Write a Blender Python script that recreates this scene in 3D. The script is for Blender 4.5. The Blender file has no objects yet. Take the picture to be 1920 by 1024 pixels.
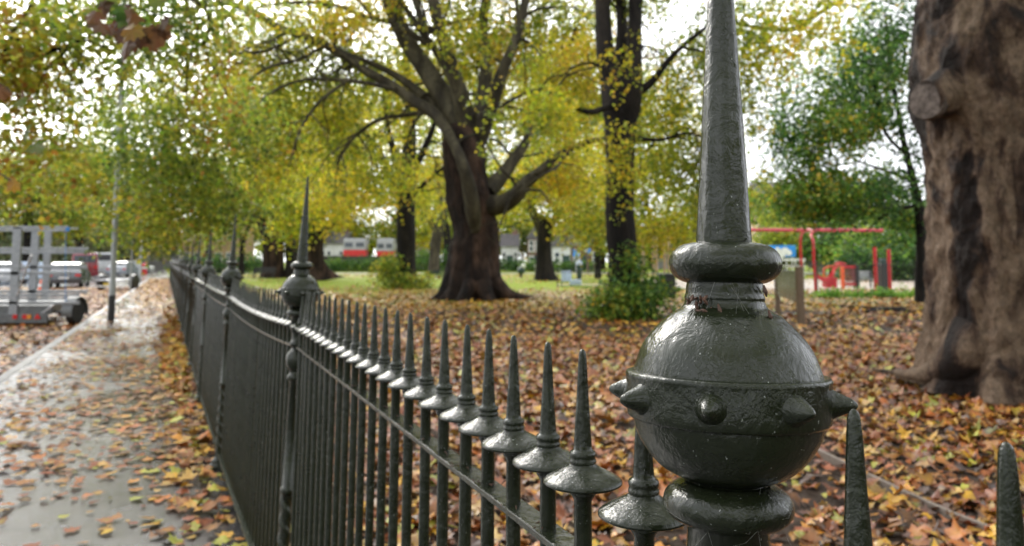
import bpy, bmesh, math, random
import numpy as np
from mathutils import Vector, Matrix
R = math.radians
rng = np.random.default_rng(7)
random.seed(7)
PI = math.pi
scene = bpy.context.scene
COL = scene.collection

# ------------------------------------------------------------------ camera
FPX = 1450.0; PITCH = R(5.0); EYE = 1.5; VC = 487 - FPX*math.tan(PITCH)
cam_d = bpy.data.cameras.new('camera'); cam = bpy.data.objects.new('camera', cam_d); COL.objects.link(cam)
scene.camera = cam
cam.location = (0, 0, EYE); cam.rotation_euler = (PI/2 + PITCH, 0, 0)
cam_d.sensor_width = 36; cam_d.lens = 36*FPX/1920
cam_d.shift_y = -(512-VC)/1920
cam_d.clip_start = .02; cam_d.clip_end = 2000
cam_d.dof.use_dof = True; cam_d.dof.focus_distance = .66; cam_d.dof.aperture_fstop = 8.8

# ------------------------------------------------------------------ world and sun
SUN_AZ = -30.0   # degrees from +Y towards -X
SUN_EL = 32.0
w = bpy.data.worlds.new('World'); scene.world = w; w.use_nodes = True
nt = w.node_tree; N = nt.nodes; L = nt.links
bg = N['Background']
sky = N.new('ShaderNodeTexSky'); sky.sky_type = 'NISHITA'; sky.sun_disc = False
sky.sun_elevation = R(SUN_EL); sky.sun_rotation = R(SUN_AZ); sky.dust_density = 4; sky.air_density = 1.5
hs = N.new('ShaderNodeHueSaturation'); hs.inputs['Saturation'].default_value = .35; L.new(sky.outputs[0], hs.inputs['Color'])
tc = N.new('ShaderNodeTexCoord'); nz = N.new('ShaderNodeTexNoise'); nz.inputs['Scale'].default_value = 2.2; nz.inputs['Detail'].default_value = 6
L.new(tc.outputs['Generated'], nz.inputs['Vector'])
cr = N.new('ShaderNodeValToRGB'); cr.color_ramp.elements[0].position = .3; cr.color_ramp.elements[0].color = (10, 10.6, 11.6, 1)
cr.color_ramp.elements[1].position = .7; cr.color_ramp.elements[1].color = (19, 19.3, 19.8, 1)
L.new(nz.outputs['Fac'], cr.inputs[0])
mx = N.new('ShaderNodeMix'); mx.data_type = 'RGBA'; mx.inputs[0].default_value = .8
L.new(hs.outputs[0], mx.inputs[6]); L.new(cr.outputs[0], mx.inputs[7])
# thin cloud glowing around the hidden sun
sd = Vector((math.sin(R(SUN_AZ))*math.cos(R(SUN_EL)), math.cos(R(SUN_AZ))*math.cos(R(SUN_EL)), math.sin(R(SUN_EL))))
dp = N.new('ShaderNodeVectorMath'); dp.operation = 'DOT_PRODUCT'; dp.inputs[1].default_value = sd
L.new(tc.outputs['Generated'], dp.inputs[0])
mr = N.new('ShaderNodeMapRange'); mr.inputs[1].default_value = .55; mr.inputs[2].default_value = 1; mr.inputs[3].default_value = 0; mr.inputs[4].default_value = 1
L.new(dp.outputs['Value'], mr.inputs[0])
pw = N.new('ShaderNodeMath'); pw.operation = 'POWER'; pw.inputs[1].default_value = 2; L.new(mr.outputs[0], pw.inputs[0])
ml = N.new('ShaderNodeMix'); ml.data_type = 'RGBA'; ml.blend_type = 'ADD'; ml.inputs[7].default_value = (26, 25.5, 24.2, 1)
L.new(pw.outputs[0], ml.inputs[0]); L.new(mx.outputs[2], ml.inputs[6])
L.new(ml.outputs[2], bg.inputs[0]); bg.inputs[1].default_value = .1
sl = bpy.data.lights.new('sun', 'SUN'); so = bpy.data.objects.new('sun', sl); COL.objects.link(so)
sl.energy = 1.0; sl.angle = R(14); sl.color = (1, .95, .87)
so.rotation_euler = (-sd).to_track_quat('-Z', 'Y').to_euler(); so.location = (0, 0, 30)
scene.view_settings.view_transform = 'Standard'; scene.view_settings.look = 'None'
scene.view_settings.exposure = .55; scene.view_settings.gamma = 1
scene.render.engine = 'CYCLES'
cy = scene.cycles
cy.use_denoising = True; cy.max_bounces = 6; cy.diffuse_bounces = 3; cy.glossy_bounces = 3
cy.transmission_bounces = 4; cy.transparent_max_bounces = 4; cy.caustics_reflective = False; cy.caustics_refractive = False
cy.sample_clamp_indirect = 6

# ------------------------------------------------------------------ helpers
def P(u, v, Y):
    xc = (u-960)/FPX; yc = (VC-v)/FPX
    d = Vector((xc, math.cos(PITCH)-math.sin(PITCH)*yc, math.sin(PITCH)+math.cos(PITCH)*yc))
    return Vector((0, 0, EYE)) + d*(Y/d.y)
def G(u, v, z=0):            # where the ray through a pixel meets height z
    a = P(u, v, 1.0); dz = a.z-EYE
    t = (z-EYE)/dz
    return Vector((a.x*t, t, z))
def px(n, Y): return n*Y/FPX

def mesh(name, V, F, mat=None, parent=None, smooth=True, cols=None, loc=None):
    me = bpy.data.meshes.new(name)
    V = np.asarray(V, dtype=np.float32)
    if isinstance(F, np.ndarray):
        nf, k = F.shape
        me.vertices.add(len(V)); me.vertices.foreach_set('co', V.ravel())
        me.loops.add(nf*k); me.loops.foreach_set('vertex_index', F.astype(np.int32).ravel())
        me.polygons.add(nf); me.polygons.foreach_set('loop_start', np.arange(0, nf*k, k, dtype=np.int32))
        me.update(calc_edges=True)
    else:
        me.from_pydata(V.tolist(), [], F); me.update()
    if smooth: me.polygons.foreach_set('use_smooth', np.ones(len(me.polygons), dtype=bool))
    if cols is not None:
        ca = me.color_attributes.new('Col', 'FLOAT_COLOR', 'POINT')
        c4 = np.ones((len(V), 4), dtype=np.float32); c4[:, :3] = cols
        ca.data.foreach_set('color', c4.ravel())
    if mat: me.materials.append(mat)
    o = bpy.data.objects.new(name, me); COL.objects.link(o)
    if parent: o.parent = parent
    if loc is not None: o.location = loc
    return o
class MB:
    """collects simple solids and links them as one mesh object"""
    def __init__(s): s.v = []; s.f = []
    def add(s, V, F):
        b = len(s.v); s.v += [tuple(map(float, p)) for p in V]; s.f += [tuple(int(i)+b for i in f) for f in F]; return s
    def box(s, c, d, rz=0, rot=None, taper=1.0):
        M = rot if rot is not None else Matrix.Rotation(rz, 3, 'Z')
        V = []
        for z in (-.5, .5):
            t = taper if z > 0 else 1
            for x, y in ((-.5, -.5), (.5, -.5), (.5, .5), (-.5, .5)):
                V.append(Vector(c)+M@Vector((x*d[0]*t, y*d[1]*t, z*d[2])))
        return s.add(V, [(3,2,1,0),(4,5,6,7),(0,1,5,4),(1,2,6,5),(2,3,7,6),(3,0,4,7)])
    def tube(s, pts, rad, n=10, caps=True):
        V, F = tube_np(pts, rad, n, caps); return s.add(V, F)
    def lathe(s, prof, n=24, c=(0,0,0), jit=0):
        V = []; F = []
        for r, z in prof:
            for k in range(n):
                a = 2*PI*k/n; V.append((c[0]+r*math.cos(a), c[1]+r*math.sin(a), c[2]+z))
        for i in range(len(prof)-1):
            for k in range(n):
                k2 = (k+1) % n; F.append((i*n+k, i*n+k2, (i+1)*n+k2, (i+1)*n+k))
        F.append(tuple(range(n-1, -1, -1))); F.append(tuple((len(prof)-1)*n+k for k in range(n)))
        return s.add(V, F)
    def extrude(s, poly, y0, y1, M=None):   # poly of (x,z) extruded along y
        n = len(poly); V = [Vector((x, y0, z)) for x, z in poly]+[Vector((x, y1, z)) for x, z in poly]
        if M is not None: V = [M@p for p in V]
        F = [tuple(range(n-1, -1, -1)), tuple(range(n, 2*n))]+[(i, (i+1)%n, n+(i+1)%n, n+i) for i in range(n)]
        return s.add(V, F)
    def build(s, name, mat, parent=None, smooth=False, bevel=0, loc=None):
        o = mesh(name, np.array(s.v), s.f, mat, parent, smooth, loc=loc)
        bm = bmesh.new(); bm.from_mesh(o.data); bmesh.ops.recalc_face_normals(bm, faces=bm.faces[:]); bm.to_mesh(o.data); bm.free()
        if smooth:
            try: o.data.set_sharp_from_angle(angle=R(38))
            except Exception: pass
        if bevel:
            m = o.modifiers.new('bevel', 'BEVEL'); m.width = bevel; m.segments = 2; m.limit_method = 'ANGLE'
        return o
def tube_np(pts, rad, n=10, caps=True):
    pts = [Vector(p) for p in pts]; V = []; F = []
    if not hasattr(rad, '__len__'): rad = [rad]*len(pts)
    t0 = (pts[1]-pts[0]).normalized()
    up = Vector((0, 0, 1)) if abs(t0.z) < .9 else Vector((1, 0, 0))
    x = t0.cross(up).normalized()
    for i, p in enumerate(pts):
        t = (pts[min(i+1, len(pts)-1)]-pts[max(i-1, 0)]).normalized()
        x = (x - t*x.dot(t)).normalized(); y = t.cross(x)
        for k in range(n):
            a = 2*PI*k/n; V.append(p+(x*math.cos(a)+y*math.sin(a))*rad[i])
    for i in range(len(pts)-1):
        for k in range(n):
            k2 = (k+1) % n; F.append((i*n+k, i*n+k2, (i+1)*n+k2, (i+1)*n+k))
    if caps: F.append(tuple(range(n-1, -1, -1))); F.append(tuple((len(pts)-1)*n+k for k in range(n)))
    return V, F
def tag(o, label=None, cat=None, group=None, kind=None):
    if label: o['label'] = label
    if cat: o['category'] = cat
    if group: o['group'] = group
    if kind: o['kind'] = kind
    return o
def thing(name, label, cat, loc=(0,0,0), rz=0, group=None):
    o = bpy.data.objects.new(name, None); COL.objects.link(o); o.empty_display_size = .2
    o.location = loc; o.rotation_euler = (0, 0, rz)
    return tag(o, label, cat, group)
def copy_tree(o, parent=None):
    c = o.copy(); COL.objects.link(c)
    if parent is not None: c.parent = parent
    for ch in [k for k in bpy.data.objects if k.parent == o]: copy_tree(ch, c)
    return c

def _hash(ix, iy, iz, s):
    h = (ix*374761393 + iy*668265263 + iz*2147483647 + s*1274126177) & 0xffffffff
    h = ((h ^ (h >> 13))*1274126177) & 0xffffffff
    return ((h ^ (h >> 16)) & 0xffff)/65535.0
def vnoise(Pn, f=1.0, s=0):
    q = np.asarray(Pn, dtype=np.float64)*f; i = np.floor(q).astype(np.int64); t = q-i; t = t*t*(3-2*t)
    out = 0
    for dx in (0, 1):
        for dy in (0, 1):
            for dz in (0, 1):
                wgt = (t[:, 0] if dx else 1-t[:, 0])*(t[:, 1] if dy else 1-t[:, 1])*(t[:, 2] if dz else 1-t[:, 2])
                out = out + wgt*_hash(i[:, 0]+dx, i[:, 1]+dy, i[:, 2]+dz, s)
    return out
def fbm(Pn, f=1.0, o=4, s=0):
    a = 1; r = 0; tot = 0
    for k in range(o):
        r = r + a*vnoise(Pn, f*2**k, s+k); tot += a; a *= .5
    return r/tot
def cr_path(pts, m):
    """catmull-rom through rows of (x,y,z,r)"""
    A = np.array(pts, dtype=float); n = len(A); out = []
    for i in range(n-1):
        p0, p1, p2, p3 = A[max(i-1, 0)], A[i], A[i+1], A[min(i+2, n-1)]
        for k in range(m):
            t = k/m
            out.append(.5*((2*p1)+(-p0+p2)*t+(2*p0-5*p1+4*p2-p3)*t*t+(-p0+3*p1-3*p2+p3)*t**3))
    out.append(A[-1]); return np.array(out)

# ------------------------------------------------------------------ materials
def mat(name, base=(.5,.5,.5), rough=.5, metal=0, spec=.5, coat=0, build=None):
    m = bpy.data.materials.new(name); m.use_nodes = True; n = m.node_tree
    b = n.nodes['Principled BSDF']
    b.inputs['Base Color'].default_value = (*base, 1); b.inputs['Roughness'].default_value = rough
    b.inputs['Metallic'].default_value = metal; b.inputs['Specular IOR Level'].default_value = spec
    b.inputs['Coat Weight'].default_value = coat
    if build: build(n, b)
    return m
def nd(n, t, **kw):
    x = n.nodes.new(t)
    for k, v in kw.items():
        if k in x.inputs: x.inputs[k].default_value = v
        else: setattr(x, k, v)
    return x
def noise(n, scale, detail=4, rough=.55, coord='Object', scl=None, dist=0):
    t = nd(n, 'ShaderNodeTexCoord'); x = nd(n, 'ShaderNodeTexNoise'); x.inputs['Scale'].default_value = scale
    x.inputs['Detail'].default_value = detail; x.inputs['Roughness'].default_value = rough; x.inputs['Distortion'].default_value = dist
    if scl:
        mp = nd(n, 'ShaderNodeMapping'); mp.inputs['Scale'].default_value = scl
        n.links.new(t.outputs[coord], mp.inputs[0]); n.links.new(mp.outputs[0], x.inputs['Vector'])
    else: n.links.new(t.outputs[coord], x.inputs['Vector'])
    return x
def ramp(n, src, stops, out='Fac'):
    r = nd(n, 'ShaderNodeValToRGB'); e = r.color_ramp.elements
    while len(e) < len(stops): e.new(.5)
    for i, (p, c) in enumerate(stops):
        e[i].position = p; e[i].color = (*c, 1) if hasattr(c, '__len__') else (c, c, c, 1)
    n.links.new(src, r.inputs[0]); return r
def bump(n, b, src, strength, dist, prev=None):
    x = nd(n, 'ShaderNodeBump'); x.inputs['Strength'].default_value = strength; x.inputs['Distance'].default_value = dist
    n.links.new(src, x.inputs['Height'])
    if prev: n.links.new(prev.outputs[0], x.inputs['Normal'])
    n.links.new(x.outputs[0], b.inputs['Normal']); return x
def mixc(n, fac, a, b_, blend='MIX'):
    x = nd(n, 'ShaderNodeMix'); x.data_type = 'RGBA'; x.blend_type = blend
    for s, val in ((0, fac), (6, a), (7, b_)):
        if hasattr(val, 'links'): n.links.new(val, x.inputs[s])
        elif s == 0: x.inputs[0].default_value = val
        else: x.inputs[s].default_value = (*val, 1)
    return x

def f_paint(n, b):
    # thick hand-brushed gloss paint: lumps, runs, fine crackle, pale specks
    lump = noise(n, 38, 5, .6, dist=.6); fine = noise(n, 120, 4, .6, scl=(1, 1, .5), dist=1.6)
    crack = nd(n, 'ShaderNodeTexVoronoi'); crack.feature = 'DISTANCE_TO_EDGE'; crack.inputs['Scale'].default_value = 95
    t = nd(n, 'ShaderNodeTexCoord'); wn = noise(n, 60, 3); ad = mixc(n, .018, (0,0,0), (0,0,0)); ad.blend_type = 'ADD'
    ad.inputs[0].default_value = .03; n.links.new(t.outputs['Object'], ad.inputs[6]); n.links.new(wn.outputs['Color'], ad.inputs[7])
    n.links.new(ad.outputs[2], crack.inputs['Vector'])
    cm = ramp(n, crack.outputs['Distance'], [(0, 0), (.06, 1)])
    gate = noise(n, 13, 3); gm = ramp(n, gate.outputs['Fac'], [(.5, 0), (.62, 1)])
    ck = mixc(n, gm.outputs[0], (1,1,1), cm.outputs[0])
    b1 = bump(n, b, lump.outputs['Fac'], .75, .0035)
    g2 = noise(n, 9, 3, .6); gr = ramp(n, g2.outputs['Fac'], [(.40, .5), (.58, 1)]); fm = nd(n, 'ShaderNodeMath'); fm.operation = 'MULTIPLY'; n.links.new(fine.outputs['Fac'], fm.inputs[0]); n.links.new(gr.outputs[0], fm.inputs[1])
    b2 = bump(n, b, fm.outputs[0], .7, .0014, b1)
    b3 = bump(n, b, ck.outputs[2], .35, .0007, b2)
    sp = noise(n, 420, 2, .6, scl=(1, 1, .6)); sm = ramp(n, sp.outputs['Fac'], [(.70, 0), (.73, 1)])
    sg = noise(n, 60, 2); sgm = ramp(n, sg.outputs['Fac'], [(.48, 0), (.6, 1)])
    mm = nd(n, 'ShaderNodeMath'); mm.operation = 'MULTIPLY'; n.links.new(sm.outputs[0], mm.inputs[0]); n.links.new(sgm.outputs[0], mm.inputs[1])
    tone = noise(n, 22, 4); tr = ramp(n, tone.outputs['Fac'], [(.3, (.010, .0135, .006)), (.7, (.019, .0235, .0125))])
    cc = mixc(n, mm.outputs[0], tr.outputs[0], (.42, .44, .42)); n.links.new(cc.outputs[2], b.inputs['Base Color'])
    rr = ramp(n, gate.outputs['Fac'], [(.3, .04), (.7, .12)]); n.links.new(rr.outputs[0], b.inputs['Roughness'])
M_PAINT = mat('gloss_green_paint', rough=.2, spec=.42, coat=0, build=f_paint)
M_PAINT.node_tree.nodes['Principled BSDF'].inputs['Coat Roughness'].default_value = .08

def f_attr(trans, rough, amt=.5):
    def f(n, b):
        a = nd(n, 'ShaderNodeAttribute'); a.attribute_name = 'Col'
        ns = noise(n, 25, 3, coord='Object'); r = ramp(n, ns.outputs['Fac'], [(.25, 1-amt*.6), (.75, 1+amt*.1)])
        c = mixc(n, 1.0, a.outputs['Color'], r.outputs[0], 'MULTIPLY')
        n.links.new(c.outputs[2], b.inputs['Base Color'])
        if trans:
            t = nd(n, 'ShaderNodeBsdfTranslucent'); n.links.new(c.outputs[2], t.inputs['Color'])
            mxs = nd(n, 'ShaderNodeMixShader'); mxs.inputs[0].default_value = trans
            n.links.new(b.outputs[0], mxs.inputs[1]); n.links.new(t.outputs[0], mxs.inputs[2])
            n.links.new(mxs.outputs[0], n.nodes['Material Output'].inputs[0])
    return f
M_LITTER = mat('fallen_leaf', rough=.38, spec=.5, build=f_attr(.12, .4))
M_WETLEAF = mat('wet_fallen_leaf', rough=.5, spec=.25, build=f_attr(.1, .3))
M_LEAF = mat('living_leaf', rough=.42, spec=.4, build=f_attr(.55, .4, .2))

def f_bark(c0, c1, c2, scl=1.0, b_str=.9, dist=.03, st=(.36, .5, .66), zs=.35, side=False):  # patches, ridges, fine cracks
    def f(n, b):
        big = noise(n, 1.3*scl, 6, .65, scl=(1, 1, zs*.8), dist=.8); mid = noise(n, 7*scl, 6, .65, scl=(1, 1, zs), dist=.6)
        fine = noise(n, (30 if side else 34)*scl, 5, .75, scl=(1, 1, .6))
        if side: mid.inputs['Scale'].default_value = 11*scl
        src = big.outputs['Fac']
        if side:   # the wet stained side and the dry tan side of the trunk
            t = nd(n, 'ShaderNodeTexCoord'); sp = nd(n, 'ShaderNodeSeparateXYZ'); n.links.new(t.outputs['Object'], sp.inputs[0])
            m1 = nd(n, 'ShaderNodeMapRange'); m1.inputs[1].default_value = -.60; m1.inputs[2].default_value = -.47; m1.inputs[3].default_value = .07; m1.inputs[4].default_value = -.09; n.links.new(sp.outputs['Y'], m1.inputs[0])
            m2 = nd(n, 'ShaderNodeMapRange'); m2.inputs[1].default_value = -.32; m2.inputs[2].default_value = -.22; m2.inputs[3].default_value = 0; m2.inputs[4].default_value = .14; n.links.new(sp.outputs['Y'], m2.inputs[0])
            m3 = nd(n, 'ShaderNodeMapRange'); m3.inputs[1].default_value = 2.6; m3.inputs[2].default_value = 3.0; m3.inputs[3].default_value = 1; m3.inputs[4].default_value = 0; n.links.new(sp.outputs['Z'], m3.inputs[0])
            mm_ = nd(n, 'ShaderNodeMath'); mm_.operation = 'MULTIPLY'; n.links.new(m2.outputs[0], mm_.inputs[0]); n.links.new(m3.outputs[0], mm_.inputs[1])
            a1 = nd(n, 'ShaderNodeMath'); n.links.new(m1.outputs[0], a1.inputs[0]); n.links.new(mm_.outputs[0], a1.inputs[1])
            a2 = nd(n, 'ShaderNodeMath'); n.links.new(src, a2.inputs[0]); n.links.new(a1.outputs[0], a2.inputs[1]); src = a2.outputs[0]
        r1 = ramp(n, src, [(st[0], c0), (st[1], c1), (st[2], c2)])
        r2 = ramp(n, mid.outputs['Fac'], [(.3, .3), (.5, .9), (.7, 1.25)])
        rf = ramp(n, fine.outputs['Fac'], [(.35, .55), (.6, 1.1)]); c = mixc(n, .85, r1.outputs[0], r2.outputs[0], 'MULTIPLY'); c = mixc(n, .6, c.outputs[2], rf.outputs[0], 'MULTIPLY'); n.links.new(c.outputs[2], b.inputs['Base Color'])
        p = bump(n, b, mid.outputs['Fac'], b_str, dist); bump(n, b, fine.outputs['Fac'], .9 if side else .7, dist*(.35 if side else .25), p)
    return f
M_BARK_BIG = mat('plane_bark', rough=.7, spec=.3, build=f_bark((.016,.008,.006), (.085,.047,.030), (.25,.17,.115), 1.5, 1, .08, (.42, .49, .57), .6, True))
M_BARK = mat('dark_wet_bark', rough=.8, spec=.2, build=f_bark((.006,.004,.003), (.026,.015,.010), (.095,.055,.035), .9, 1, .1))
M_LIMB = mat('mossy_limb_bark', rough=.75, spec=.25, build=f_bark((.022,.018,.012), (.055,.046,.026), (.115,.10,.06), 1.2, .9, .03))
M_BARK_BLACK = mat('black_bark', rough=.8, spec=.2, build=f_bark((.006,.005,.005), (.014,.011,.009), (.036,.028,.022), 1.4, 1, .04))
M_BARK_GREY = mat('pale_bark', rough=.7, build=f_bark((.1,.09,.08), (.25,.23,.2), (.4,.38,.34), 1.2, .7, .03))
M_STUMP = mat('cut_wood', rough=.8, spec=.2, build=lambda n, b: n.links.new(ramp(n, noise(n, 14, 7, .7).outputs['Fac'], [(.35, (.035,.026,.022)), (.62, (.15,.12,.105))]).outputs[0], b.inputs['Base Color']))

def f_park(n, b):
    t = nd(n, 'ShaderNodeTexCoord'); sp = nd(n, 'ShaderNodeSeparateXYZ'); n.links.new(t.outputs['Object'], sp.inputs[0])
    soil = ramp(n, noise(n, 5, 8, .7).outputs['Fac'], [(.3, (.018,.012,.009)), (.55, (.05,.034,.025)), (.75, (.10,.07,.05))])
    grass = ramp(n, noise(n, 9, 6, .7).outputs['Fac'], [(.3, (.11,.17,.015)), (.7, (.30,.35,.025))])
    gm = nd(n, 'ShaderNodeMapRange'); gm.inputs[1].default_value = 24; gm.inputs[2].default_value = 34
    n.links.new(sp.outputs['Y'], gm.inputs[0])
    pn = ramp(n, noise(n, .35, 4, .6).outputs['Fac'], [(.60, 0), (.75, .3)])
    mx_ = nd(n, 'ShaderNodeMath'); mx_.operation = 'MAXIMUM'; n.links.new(gm.outputs[0], mx_.inputs[0]); n.links.new(pn.outputs[0], mx_.inputs[1])
    c = mixc(n, mx_.outputs[0], soil.outputs[0], grass.outputs[0]); n.links.new(c.outputs[2], b.inputs['Base Color'])
    bump(n, b, noise(n, 14, 8, .7).outputs['Fac'], .8, .03)
M_PARK = mat('leafy_soil_and_grass', spec=.15, rough=.8, build=f_park)
def f_pave(n, b):
    v = noise(n, 110, 4, .75); big = noise(n, .9, 5, .6, dist=.4); st = noise(n, 2.6, 7, .75)
    c0 = ramp(n, v.outputs['Fac'], [(.35, (.014,.013,.015)), (.65, (.066,.060,.064))]); c1 = ramp(n, st.outputs['Fac'], [(.35, .45), (.65, 1.15)]); c = mixc(n, 1.0, c0.outputs[0], c1.outputs[0], 'MULTIPLY')
    n.links.new(c.outputs[2], b.inputs['Base Color'])
    r = ramp(n, big.outputs['Fac'], [(.38, .07), (.5, .2), (.66, .36)]); n.links.new(r.outputs[0], b.inputs['Roughness'])
    p = bump(n, b, noise(n, 4, 4).outputs['Fac'], .3, .01); bump(n, b, v.outputs['Fac'], .5, .003, p)
M_PAVE = mat('wet_asphalt', rough=.25, spec=.85, build=f_pave)
M_ROAD = mat('wet_road', rough=.3, spec=.6, build=f_pave)
def f_kerb(n, b):
    c = ramp(n, noise(n, 20, 4).outputs['Fac'], [(.3, (.09,.088,.085)), (.7, (.19,.185,.18))]); n.links.new(c.outputs[0], b.inputs['Base Color'])
M_KERB = mat('kerb_stone', rough=.55, build=f_kerb)
def f_sand(n, b):
    c = ramp(n, noise(n, .6, 5).outputs['Fac'], [(.35, (.34,.29,.25)), (.65, (.48,.38,.27))]); n.links.new(c.outputs[0], b.inputs['Base Color'])
M_SAND = mat('pale_play_surface', rough=.45, build=f_sand)
M_PATH = mat('path_tarmac', (.22,.19,.18), .4)
def vary(name, c, rough=.5, metal=0, s=6, amt=.25, spec=.5, coat=0):
    def f(n, b):
        lo = tuple(x*(1-amt) for x in c); hi = tuple(min(1, x*(1+amt*.6)) for x in c)
        r = ramp(n, noise(n, s, 5, .6).outputs['Fac'], [(.3, lo), (.7, hi)]); n.links.new(r.outputs[0], b.inputs['Base Color'])
        rr = ramp(n, noise(n, s*2, 4).outputs['Fac'], [(.3, max(.05, rough-.1)), (.7, min(1, rough+.12))]); n.links.new(rr.outputs[0], b.inputs['Roughness'])
    return mat(name, c, rough, metal, spec, coat, f)
M_GALV = vary('galvanised_steel', (.33,.34,.36), .4, .5, 14)
M_GALVD = vary('dull_steel_panel', (.16,.165,.17), .5, .4, 9)
M_BRIGHT = vary('bright_aluminium', (.7,.71,.73), .3, .8)
M_RUBBER = vary('black_rubber', (.018,.018,.019), .6)
M_REDLENS = mat('red_lens', (.6,.02,.02), .15)
M_AMBER = mat('amber_lens', (.8,.3,.03), .15)
M_RED = vary('red_play_paint', (.55,.018,.03), .3)
M_PINK = vary('pink_red_beam', (.62,.05,.10), .3)
M_GREYPOST = vary('grey_post_paint', (.36,.38,.38), .45)
M_BLACK = vary('black_paint', (.02,.02,.022), .4)
M_WOOD = vary('weathered_timber', (.13,.085,.05), .65, s=18)
M_EDGE = vary('grey_edging_timber', (.17,.135,.11), .6, s=25)
M_BOARD = vary('dark_notice_panel', (.055,.06,.062), .25, s=7)
M_PAPER = vary('faded_notice', (.17,.18,.15), .4, s=20)
M_BIN = vary('black_bin_plastic', (.02,.021,.022), .5)
M_DGREEN = vary('dark_green_paint', (.02,.05,.045), .45)
M_BLUE = vary('bright_blue_panel', (.03,.27,.75), .5)
M_PBLUE = vary('pale_blue_panel', (.50,.60,.82), .45)
M_WHITE = vary('white_paint', (.78,.78,.77), .5)
M_OFFW = vary('offwhite_render', (.66,.66,.66), .7, s=2)
M_GLASS = mat('dark_window_glass', (.05,.06,.07), .08, spec=.8)
M_BRICK = vary('dark_brick', (.045,.038,.034), .75, s=3)
M_TANBR = vary('tan_brick', (.46,.31,.2), .75, s=2)
M_REDBR = vary('red_brown_brick', (.2,.11,.085), .75, s=2)
M_SLATE = vary('slate_roof', (.11,.10,.105), .6, s=2)
M_ORANGE = vary('orange_plastic', (.75,.12,.03), .4)
M_VANRED = vary('bus_red_paint', (.62,.03,.03), .3)
def carpaint(nm, c): return vary(nm, c, .22, .1, 2, .08, .6, .6)
C_WHITE = carpaint('white_car_paint', (.5,.51,.53)); C_SILV = carpaint('silver_car_paint', (.3,.32,.36)); C_MAR = carpaint('maroon_car_paint', (.22,.015,.03))
C_BLUE = carpaint('pale_blue_car_paint', (.42,.52,.66)); C_DARK = carpaint('dark_grey_car_paint', (.06,.065,.075))

# ------------------------------------------------------------------ plan of the fence line
POSTS = [(.178+1.03, .63-2.5), (.178, .63), (-.85, 3.13), (-2.075, 5.75), (-3.255, 8.33)]
while POSTS[-1][1] < 56: POSTS.append((POSTS[-1][0]-2.58*.448, POSTS[-1][1]+2.58))
def fx(y):
    for a, b in zip(POSTS[:-1], POSTS[1:]):
        if y <= b[1] or b is POSTS[-1]: return a[0]+(b[0]-a[0])*(y-a[1])/(b[1]-a[1])
def kx(y): return -6.5-.43*(y-10.2)
FAR = 62.0

# ------------------------------------------------------------------ ground
def strip(name, xa, xb, y0, y1, z, m, n=40, kind='structure'):
    ys = np.linspace(y0, y1, n); V = []; F = []
    for y in ys: V += [(xa(y), y, z), (xb(y), y, z)]
    for i in range(n-1): F.append((2*i, 2*i+1, 2*i+3, 2*i+2))
    o = mesh(name, V, F, m, smooth=False); o['kind'] = kind; return o
strip('park_ground', lambda y: fx(max(y, -1.8))-.03, lambda y: 400, -12, 500, 0, M_PARK, 400)
strip('pavement', lambda y: kx(y)+.0, lambda y: fx(y)-.03, -12, FAR, -.004, M_PAVE, 90)
strip('road', lambda y: -400, lambda y: kx(y)-.14, -12, 500, -.11, M_ROAD, 60)
strip('side_road', lambda y: kx(y)-.139, lambda y: fx(y)-.031, FAR, 140, -.009, M_ROAD, 30)
kb = MB()
for i in range(70):
    y = -6+i*.92
    c = Vector((kx(y+.46)-.07, y+.46, -.055+.001)); kb.box(c, (.14, .985*1.0, .115), rz=math.atan(.43))
kb.build('kerb', M_KERB, bevel=.008)['kind'] = 'structure'
strip('playground_surface', lambda y: 8.2+.02*y, lambda y: 60, 34, 60, .006, M_SAND, 4)
strip('park_path', lambda y: -34, lambda y: 60, 82, 90, .006, M_PATH, 4)
strip('cross_path', lambda y: -2+.1*y, lambda y: 8.5, 46, 48.2, .006, M_SAND, 4)

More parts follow.
